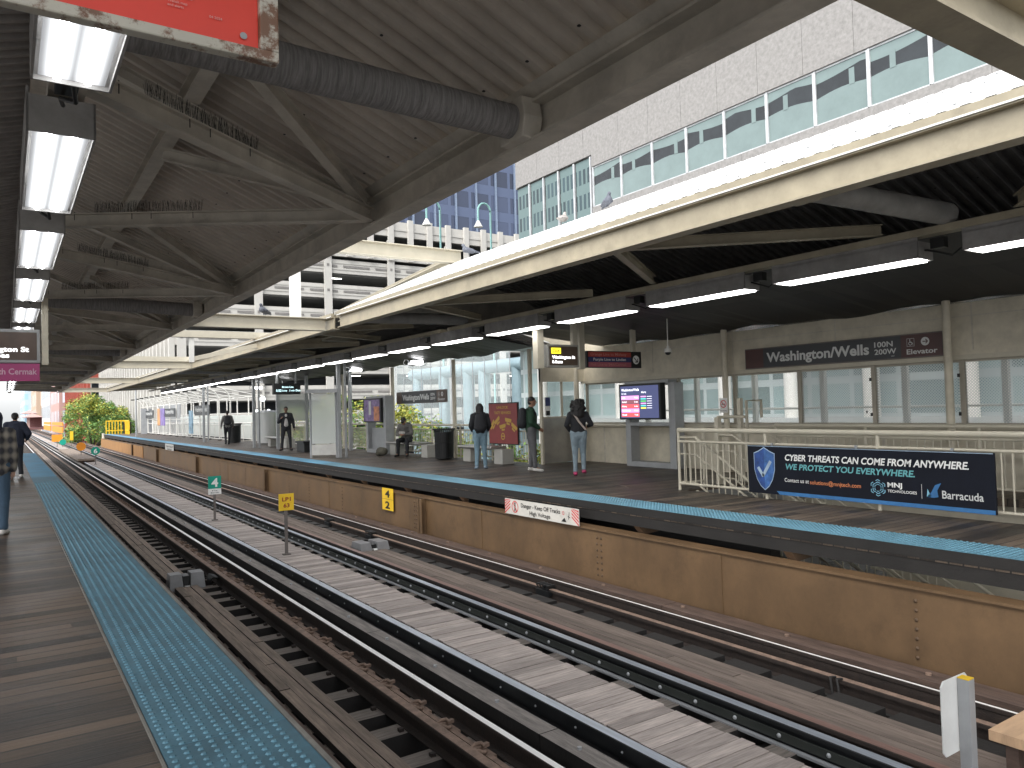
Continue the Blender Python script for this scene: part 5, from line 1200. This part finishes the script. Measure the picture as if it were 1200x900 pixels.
# ================================================================ PEOPLE
skins = {}
def person(lb, x, y, head, P, skin, parts, h=1.75, hairm=None, hair='short', top=None, trou=None, shoe=None, extra=None, vx=.0095, z=0):
    """P: joint positions (metres, local, +Y ahead, +X right) for a 1.75 m figure"""
    t = None
    k = h/1.75
    J = dict(pel=(0, 0, .93), che=(0, .0, 1.27), nec=(0, -.01, 1.45), hea=(0, .02, 1.615),
             sL=(-.175, -.01, 1.40), sR=(.175, -.01, 1.40), eL=(-.225, -.03, 1.13), eR=(.225, -.03, 1.13), wL=(-.22, .04, .88), wR=(.22, .04, .88),
             hL=(-.09, 0, .91), hR=(.09, 0, .91), kL=(-.10, .02, .50), kR=(.10, .02, .50), aL=(-.10, 0, .09), aR=(.10, 0, .09), tL=(-.12, .13, .03), tR=(.12, .13, .03))
    J.update(P); V = {a: Vector(b)*k for a, b in J.items()}
    caps = []; sc_ = k
    f = (V['hea']-V['nec']).normalized(); yaw_ = P.get('yaw', 0) if isinstance(P.get('yaw', 0), (int, float)) else 0
    fd = Vector((math.sin(parts.get('look', 0)), math.cos(parts.get('look', 0)), parts.get('nod', 0))).normalized(); sd_ = fd.cross(Vector((0, 0, 1))).normalized()
    hc = V['hea']
    B = lambda a, b, r1, r2, *e: caps.append((V[a] if isinstance(a, str) else a, V[b] if isinstance(b, str) else b, r1*k, r2*k, *e))
    # skull, jaw, nose, ears, neck
    hup = (fd.cross(sd_)*-1 if False else Vector((0, 0, 1)))
    B(hc+hup*.02, hc+hup*.02-fd*.02, .082, .085); B(hc-hup*.03+fd*.015, hc-hup*.075+fd*.035, .066, .042); B(hc+fd*.088+hup*.0, hc+fd*.108-hup*.022, .009, .013)
    B(hc+sd_*.078-fd*.005, hc+sd_*.08-hup*.03-fd*.01, .014, .010); B(hc-sd_*.078-fd*.005, hc-sd_*.08-hup*.03-fd*.01, .014, .010)
    B(hc+fd*.075+hup*.012+sd_*.03, hc+fd*.075+hup*.012-sd_*.03, .016, .016); B(hc+fd*.083-hup*.045+sd_*.014, hc+fd*.083-hup*.045-sd_*.014, .011, .011)
    B('nec', hc-hup*.05, .056, .052)
    X = Vector((1, 0, 0))
    B('pel', 'che', .115, .125, 1.3, X); B('che', V['nec']-Vector((0, 0, .08*k)), .125, .10, 1.35, X); B('sL', 'sR', .062, .062); B('nec', 'sL', .05, .055); B('nec', 'sR', .05, .055)
    for s_ in 'LR':
        B('s'+s_, 'e'+s_, .052, .038); B('e'+s_, 'w'+s_, .038, .026)
        B('h'+s_, 'k'+s_, .088, .056); B('k'+s_, V['k'+s_].lerp(V['a'+s_], .3), .054, .056); B(V['k'+s_].lerp(V['a'+s_], .3), 'a'+s_, .056, .036); B('a'+s_, 't'+s_, .036, .03)
        wr = V['w'+s_]; dd = (V['w'+s_]-V['e'+s_]).normalized(); dd = Vector(parts.get('hand'+s_, dd)).normalized(); inn = Vector((1 if s_ == 'L' else -1, .2, -.1)); inn = (inn-dd*dd.dot(inn)).normalized(); ax = dd.cross(inn).normalized()
        pc = wr+dd*.055*k; caps.append((wr, pc, .024*k, .026*k, 1.35, ax)); caps.append((pc, pc+dd*.03*k, .024*k, .02*k, 1.6, ax))
        for q in range(4):
            b0 = wr+dd*.085*k+ax*(q-1.5)*.019*k; L1 = (.034, .04, .037, .028)[q]*k; d2 = (dd+inn*.45).normalized(); d3 = (dd+inn*1.2).normalized()
            b1 = b0+d2*L1; b2 = b1+d3*L1*.8; caps.append((b0-dd*.01, b1, .0095*k, .0088*k)); caps.append((b1, b2, .0088*k, .0075*k))
        tb = wr+dd*.03*k-ax*.022*k; caps.append((tb, tb+(dd*.6-ax*.5+inn*.5).normalized()*.035*k, .0115*k, .010*k)); t1 = tb+(dd*.6-ax*.5+inn*.5).normalized()*.035*k; caps.append((t1, t1+(dd+inn*.4).normalized()*.028*k, .0098*k, .008*k))
    body = bmesh_body(caps, vx, 'person', skin)
    tag(body, lb, 'person'); body.location = (x, y, z); body.rotation_euler.z = head
    def cloth(nm, cl, m, v=.014, sm=3, balls=()): return bmesh_body([(Vector(c[0]) if not isinstance(c[0], str) else V[c[0]], Vector(c[1]) if not isinstance(c[1], str) else V[c[1]], c[2]*k, c[3]*k, *c[4:]) for c in cl], v, nm, m, body, sm, balls)
    # top
    if top:
        hem = V['pel']+Vector((0, 0, (parts.get('hem', -.02)+.085)*k)); lo = parts.get('loose', 1.0)
        cl = [(hem, 'che', .135*lo, .145*lo, 1.28, X), ('che', V['nec']-Vector((0, 0, .07*k)), .145*lo, .115*lo, 1.35, X), ('sL', 'sR', .08*lo, .08*lo), ('nec', 'sL', .062, .07), ('nec', 'sR', .062, .07), (V['nec']-Vector((0, 0, .03)), V['nec']+Vector((0, 0, .0)), .075, .07)]
        if parts.get('hem', -.02) > -.09: cl.append((hem+Vector((-.06, 0, -.03)), hem+Vector((.06, 0, -.03)), .122*lo, .122*lo))
        for s_ in 'LR':
            cl += [('s'+s_, 'e'+s_, .075*lo, .06*lo), ('e'+s_, V['e'+s_].lerp(V['w'+s_], .92), .058*lo, .044*lo)]
            mid = V['s'+s_].lerp(V['e'+s_], .75); cl.append((mid, mid, .066*lo, .066*lo))
        cloth(parts.get('topname', 'jacket'), cl, top)
    if trou:
        cl = [(V['hL']+Vector((0, 0, .06)), V['hR']+Vector((0, 0, .06)), .115, .115), (V['pel']+Vector((0, 0, .1)), V['pel'], .122, .125, 1.25, X)]
        w_ = parts.get('leg', 1.0)
        for s_ in 'LR': cl += [('h'+s_, 'k'+s_, .108, .074*w_), ('k'+s_, V['k'+s_].lerp(V['a'+s_], .93), .072*w_, .054*w_), (V['k'+s_].lerp(V['a'+s_], .8), V['k'+s_].lerp(V['a'+s_], .93), .058*w_, .062*w_), (V['k'+s_], V['k'+s_], .077*w_, .077*w_)]
        cloth('trousers', cl, trou)
    if shoe:
        for s_ in 'LR':
            a, b = V['a'+s_], V['t'+s_]; fl = (b-a); fl.z = 0; fl = fl.normalized()
            cl = [(a+Vector((0, 0, -.01)), a-fl*.02+Vector((0, 0, -.035)), .046, .044), (a+Vector((0, 0, -.035)), b, .046, .036, 1.25, fl.cross(Vector((0, 0, 1)))), (b, b+fl*.02, .036, .030, 1.3, fl.cross(Vector((0, 0, 1))))]
            o = cloth('shoe', cl, shoe, .010, 2)
    if hair == 'short': cloth('hair', [(hc+hup*.035-fd*.01, hc+hup*.035-fd*.022, .086, .088), (hc-fd*.03, hc-fd*.05-hup*.02, .075, .062)], hairm, .009)
    elif hair == 'long': cloth('hair', [(hc+hup*.03-fd*.012, hc+hup*.03-fd*.02, .094, .094), (hc-fd*.045, hc-fd*.085-hup*.30, .09, .07, 1.25, sd_), (hc+sd_*.06-fd*.03, hc+sd_*.07-fd*.05-hup*.24, .045, .03), (hc-sd_*.06-fd*.03, hc-sd_*.07-fd*.05-hup*.24, .045, .03)], hairm, .011)
    elif hair == 'curly':
        rnd = random.Random(3); cl = [(hc+hup*.025-fd*.02, hc+hup*.02-fd*.03, .125, .13), (hc-fd*.05-hup*.03, hc-fd*.07-hup*.2, .135, .125, 1.25, sd_)]
        for q in range(110):
            a = rnd.uniform(0, 6.28); zz = rnd.uniform(-.26, .13); rr = .125*math.sqrt(max(.15, 1-((zz+.07)/.23)**2))
            p = hc-fd*.05+sd_*math.cos(a)*rr*1.15+fd*(-abs(math.sin(a)))*rr*.8+hup*zz; p = p+Vector((rnd.uniform(-.02, .02), rnd.uniform(-.02, .02), rnd.uniform(-.02, .02))); cl.append((p, p, .036, .036))
        cloth('hair', cl, hairm, .008, 1)
    elif hair == 'cap': cloth('cap', [(hc+hup*.045, hc+hup*.04-fd*.01, .09, .092), (hc+hup*.03+fd*.07, hc+hup*.015+fd*.13, .05, .04, 1.3, sd_)], hairm, .009)
    elif hair == 'hood': cloth('hood', [(hc+hup*.01-fd*.02, hc-fd*.03, .11, .112), (hc-fd*.03, V['nec']-fd*.03, .11, .10)], hairm, .011)
    # eyes
    g = G()
    for s_ in (-1, 1): g.ball(tuple(hc+fd*.083*k+sd_*s_*.031*k+hup*.004*k), .009*k, 0, 8, 5)
    g.build('eyes', black, body)
    if extra: extra(body, V, k, cloth, hc, fd, sd_)
    return body
dskin = mat('deep_brown_skin', (.14, .07, .045), .5, var=.1, vs=20); mskin = mat('brown_skin', (.30, .16, .10), .5, var=.1, vs=20); lskin = mat('light_skin', (.50, .31, .23), .5, var=.08, vs=20)
hblk = mat('black_hair', (.012, .010, .010), .55, var=.4, vs=40, bump=.8, bs=80)
fab = lambda n, c, **kw: mat(n, c, .85, var=kw.get('var', .25), vs=kw.get('vs', 7), bump=.6, bs=kw.get('bs', 9))
jk = fab('black_fabric', (.018, .019, .023)); jk2 = fab('navy_fabric', (.02, .025, .045)); grj = fab('dark_green_fabric', (.015, .05, .025)); gyt = fab('grey_trouser_fabric', (.10, .10, .105)); dn = fab('light_denim', (.16, .25, .31), vs=5); dn2 = fab('faded_denim', (.21, .27, .31), vs=5); dn3 = fab('dark_denim', (.05, .09, .14), vs=5); gyj = fab('grey_coat_fabric', (.13, .125, .12)); olv = fab('olive_fabric', (.085, .08, .06))
whs = fab('white_shoe', (.55, .53, .50)); pks = mat('pink_shoe', (.60, .04, .16), .5, var=.4, vs=25, col2=(.05, .04, .05)); bls = fab('black_shoe', (.02, .02, .02)); blsh = fab('blue_grey_shoe', (.20, .26, .32))
def pack(m, zc=1.2, d=.17, w=.135, hh=.2, sidev=-1):
    def fn(body, V, k, cloth, hc, fd, sd_):
        c = V['che']+Vector((0, -.19*k, -.02))
        cloth('backpack', [(c+Vector((0, 0, .14)), c+Vector((0, -.02, -.14)), .10, .125, 1.35, Vector((1, 0, 0))), (c+Vector((0, -.07, -.06)), c+Vector((0, -.07, -.13)), .07, .07, 1.4, Vector((1, 0, 0)))], m, .012)
        for s_ in (-1, 1): cloth('strap', [(V['sR' if s_ > 0 else 'sL']+Vector((-s_*.05, -.08, .05)), V['sR' if s_ > 0 else 'sL']+Vector((-s_*.05, .02, .085)), .018, .018, 1.6, Vector((1, 0, 0))), (V['sR' if s_ > 0 else 'sL']+Vector((-s_*.05, .02, .085)), V['sR' if s_ > 0 else 'sL']+Vector((-s_*.04, .115, -.06)), .018, .018, 1.6, Vector((1, 0, 0))), (V['sR' if s_ > 0 else 'sL']+Vector((-s_*.04, .115, -.06)), V['che']+Vector((s_*.16, .02, -.12)), .018, .014)], m, .01)
    return fn
# azimuth that looks from camera direction: heading 0 faces +Y; local +Y ahead
person('person in black jacket and light jeans with long dark hair, standing by the bench', 10.03, 16.5, R(-28), dict(kL=(-.09, .02, .5), aL=(-.11, -.02, .09), aR=(.12, .03, .09), tL=(-.13, .10, .03), tR=(.16, .15, .03), wL=(-.19, .13, 1.0), wR=(.2, .13, 1.0), eL=(-.25, -.04, 1.14), eR=(.25, -.04, 1.14)), lskin, dict(hem=.0, loose=1.02, leg=.95), 1.68, hblk, 'long', jk, dn, blsh, extra=pack(jk))
person('person in dark green jacket and grey trousers with a black backpack, looking right', 10.46, 14.86, R(-118), dict(aL=(-.09, -.03, .09), aR=(.11, .06, .09), tL=(-.12, .11, .03), tR=(.14, .2, .03), kR=(.1, .04, .5), eL=(-.24, -.02, 1.14), eR=(.24, -.02, 1.14), wL=(-.15, .17, 1.0), wR=(.17, .17, 1.0), hea=(0, .04, 1.62)), mskin, dict(hem=-.02, loose=1.04, leg=.92), 1.80, hblk, 'short', grj, gyt, whs, extra=pack(jk))
def strap(body, V, k, cloth, hc, fd, sd_):
    c = Vector((1, 0, 0)); b = V['sL']+Vector((.07, .03, .09)); m1 = V['sL']+Vector((.09, -.12, .0)); m2 = V['che']+Vector((.03, -.165, -.04)); m3 = V['pel']+Vector((.16, -.13, .12))
    cloth('bag_strap', [(b, m1, .016, .016, 1.5, c), (m1, m2, .016, .016, 1.5, c), (m2, m3, .016, .016, 1.5, c)], mat('pale_strap', (.45, .38, .34), .7), .009)
person('person with curly black hair, black jacket, grey jeans and pink shoes, walking away', 10.57, 13.2, R(-40), dict(kR=(.09, .10, .5), aR=(.10, -.02, .13), tR=(.12, .10, .06), kL=(-.09, .04, .5), aL=(-.09, -.10, .09), tL=(-.1, .03, .03), eL=(-.27, -.05, 1.16), wL=(-.20, .12, 1.02), eR=(.30, .0, 1.17), wR=(.22, .2, 1.12)), mskin, dict(hem=.04, loose=.98, leg=.93), 1.68, hblk, 'curly', jk, dn2, pks, extra=strap)
def shirt(body, V, k, cloth, hc, fd, sd_):
    cloth('shirt', [(V['nec']+Vector((0, .10, -.06)), V['pel']+Vector((0, .135, .08)), .05, .075, 1.1, Vector((1, 0, 0)))], fab('pale_shirt', (.45, .43, .42)), .012)
person('person standing in an open black coat over a pale shirt facing the tracks', 9.7, 31.4, R(165), dict(aL=(-.16, .02, .09), aR=(.17, -.02, .09), tL=(-.21, .14, .03), tR=(.24, .10, .03), kL=(-.14, .03, .5), kR=(.14, .02, .5), eR=(.28, .0, 1.12), wR=(.2, .12, 1.25), eL=(-.27, -.02, 1.13), wL=(-.3, .03, .88)), dskin, dict(hem=-.12, loose=1.1, leg=.9), 1.84, hblk, 'short', jk, jk, bls, extra=shirt, vx=.012)
person('person in dark clothes with a backpack walking away on the distant far platform', 9.62, 41.0, R(-10), dict(kL=(-.09, .15, .52), aL=(-.09, -.08, .12), tL=(-.09, .05, .05), kR=(.09, .12, .5), aR=(.06, .12, .09), tR=(.06, .25, .03), eL=(-.27, -.1, 1.15), wL=(-.3, -.02, .92), eR=(.27, -.02, 1.13), wR=(.28, .14, .95)), dskin, dict(hem=-.04, loose=1.05, leg=.9), 1.78, hblk, 'short', gyj, jk, bls, extra=pack(jk), vx=.012)
def seatbag(body, V, k, cloth, hc, fd, sd_):
    c = V['che']+Vector((0, -.21, -.02)); cloth('backpack', [(c+Vector((0, .03, .16)), c+Vector((0, -.02, -.12)), .11, .13, 1.3, Vector((1, 0, 0)))], jk, .012)
    c = V['wL'].lerp(V['wR'], .5)+Vector((0, .05, .03)); cloth('bundle', [(c+Vector((-.06, 0, .02)), c+Vector((.06, 0, .03)), .055, .05)], fab('pale_bundle', (.42, .40, .38)), .012)
person('person in a grey coat and cap hunched on the bench with a dark backpack', 11.28, 23.3, R(135), dict(pel=(0, 0, .56), che=(0, .13, .88), nec=(0, .22, 1.06), hea=(0, .33, 1.18), sL=(-.18, .2, 1.0), sR=(.18, .2, 1.0), eL=(-.25, .26, .74), eR=(.25, .26, .74), wL=(-.08, .46, .74), wR=(.08, .46, .74), hL=(-.1, .02, .54), hR=(.1, .02, .54), kL=(-.15, .44, .53), kR=(.16, .44, .53), aL=(-.15, .46, .09), aR=(.2, .36, .09), tL=(-.17, .6, .03), tR=(.24, .5, .03)), mskin, dict(hem=.0, loose=1.1, leg=1.05, nod=-.5), 1.75, hblk, 'cap', gyj, jk, bls, extra=seatbag)
g = G((11.0, 24.2, 0)); 
o = bmesh_body([((10.75, 24.3, .14), (10.75, 24.0, .16), .16, .13), ((10.8, 24.4, .1), (10.6, 24.2, .09), .1, .08)], .02, 'duffel_bag', olv); tag(o, 'olive grey soft bag on the boards in front of the seated person', 'bag')
# left platform people
pl = bpy.data.materials.new('plaid_flannel'); pl.use_nodes = True
n_ = pl.node_tree; b_ = n_.nodes['Principled BSDF']; b_.inputs['Roughness'].default_value = .9
ge_ = n_.nodes.new('ShaderNodeTexCoord'); mp_ = n_.nodes.new('ShaderNodeMapping'); n_.links.new(ge_.outputs['Object'], mp_.inputs['Vector'])
w1 = n_.nodes.new('ShaderNodeTexWave'); w1.bands_direction = 'Z'; w1.inputs['Scale'].default_value = 2.2; w2 = n_.nodes.new('ShaderNodeTexWave'); w2.bands_direction = 'X'; w2.inputs['Scale'].default_value = 3.2
for w in (w1, w2): n_.links.new(mp_.outputs[0], w.inputs['Vector'])
mu = n_.nodes.new('ShaderNodeMath'); mu.operation = 'ADD'; n_.links.new(w1.outputs['Fac'], mu.inputs[0]); n_.links.new(w2.outputs['Fac'], mu.inputs[1])
cr_ = n_.nodes.new('ShaderNodeValToRGB'); cr_.color_ramp.elements[0].position = .25; cr_.color_ramp.elements[0].color = (.03, .03, .035, 1); cr_.color_ramp.elements[1].position = .9; cr_.color_ramp.elements[1].color = (.24, .215, .18, 1)
mh = n_.nodes.new('ShaderNodeMath'); mh.operation = 'MULTIPLY'; mh.inputs[1].default_value = .5; n_.links.new(mu.outputs[0], mh.inputs[0]); n_.links.new(mh.outputs[0], cr_.inputs['Fac']); n_.links.new(cr_.outputs['Color'], b_.inputs['Base Color'])
person('person in a plaid flannel shirt and dark jeans cut off by the left edge', -.12, 12.5, R(-5), dict(aR=(.10, -.03, .09), tR=(.13, .11, .03)), lskin, dict(hem=-.08, loose=1.12, leg=1.15), 1.72, jk2, 'hood', pl, dn3, whs)
person('person in a dark sweatshirt and black trousers farther down the left platform', .24, 24.6, R(-12), dict(eR=(.32, -.02, 1.16), wR=(.24, .16, 1.02), aR=(.13, .02, .09)), mskin, dict(hem=-.1, loose=1.25, leg=1.0), 1.78, hblk, 'short', jk2, jk, whs, vx=.012)
# ================================================================ TREES
def leafmat(n, c, c2):
    m = mat(n, c, .6, var=.3, vs=2, col2=c2, island=.35); m.node_tree.nodes['Principled BSDF'].inputs['Subsurface Weight'].default_value = 0; return m
lf1 = leafmat('green_leaves', (.16, .29, .07), (.085, .18, .045)); lf2 = leafmat('yellowing_leaves', (.42, .38, .06), (.22, .28, .05))
def tree(lb, x, y, zb, H, rad, n, ls, ymix=.3, name='tree', seed=1, flat=.75):
    rnd = random.Random(seed); t = thing(name, lb, 'tree', (x, y, zb)); o = (x, y, zb)
    g = G(o); th = H*.5; g.tube([(x, y, zb), (x+.1, y, zb+th*.5), (x-.05, y+.1, zb+th)], rad*.07, 8, 0, rad*.045)
    tips = []
    for k in range(9):
        a = k*2.4; e = (x+math.cos(a)*rad*.6, y+math.sin(a)*rad*.6, zb+H*(.55+.3*rnd.random())); g.tube([(x-.05, y+.1, zb+th*.8), ((x+e[0])/2, (y+e[1])/2, (zb+th+e[2])/2), e], rad*.03, 6, 0, rad*.008); tips.append(e)
    g.build('trunk', mat('bark', (.09, .07, .055), .9, var=.4, bump=.6) if 'bark' not in bpy.data.materials else bpy.data.materials['bark'], t)
    cl = []
    for k in range(34):
        a = rnd.uniform(0, 6.283); u = rnd.uniform(-.7, 1); r = math.sqrt(max(0, 1-u*u))*rnd.uniform(.55, 1)
        cl.append((x+math.cos(a)*r*rad, y+math.sin(a)*r*rad, zb+H-rad*flat+u*rad*flat, rad*rnd.uniform(.2, .36)))
    gs = [G(o), G(o)]
    for i in range(n):
        c = cl[rnd.randrange(len(cl))]
        while True:
            d = Vector((rnd.gauss(0, 1), rnd.gauss(0, 1), rnd.gauss(0, 1)))
            if d.length > .1: break
        p = Vector(c[:3])+d.normalized()*c[3]*rnd.uniform(.55, 1.08); u = Vector((rnd.uniform(-1, 1), rnd.uniform(-1, 1), rnd.uniform(-.6, .6))).normalized(); w = u.cross(d).normalized(); s_ = ls*rnd.uniform(.6, 1.3)
        gg = gs[1 if rnd.random() < (ymix*(1.8 if p.z > zb+H-rad*flat*.6 and math.sin(c[0]*3+c[2]*2) > 0 else .5)) else 0]
        gg.add([p-u*s_, p+w*s_*.5, p+u*s_, p-w*s_*.5], [(0, 1, 2, 3)])
    gs[0].build('crown', lf1, t); gs[1].build('crown', lf2, t).__setitem__('label', 'yellowing leaves of the crown')
    return t
tree('broad green tree turning yellow at its top left beyond the platform end', 8.7, 102, -6.5, 10.0, 3.7, 17000, .12, .38, seed=4)
tree('green tree right of and behind the yellowing tree', 11.6, 118, -6.5, 9.4, 3.6, 9000, .17, .12, seed=9)
for i, (x, y, h, r) in enumerate(((14.3, 21, 6.5, 1.7), (14.2, 25.5, 6.7, 1.9), (14.5, 30.5, 8.0, 1.7), (14.8, 38, 8.8, 2.0), (14.0, 17.6, 6.9, 1.5), (16.5, 52, 8.3, 2.4))):
    tree(['young street tree seen through the railing behind the litter bin', 'young street tree seen through the railing behind the seated person', 'yellow green street tree left of the map kiosk', 'yellow green street tree behind the silver cabinet', 'young street tree behind the maroon poster', 'street tree behind the far black bin'][i], x, y, -6.5, h, r, 3000, .085, .5, seed=20+i)
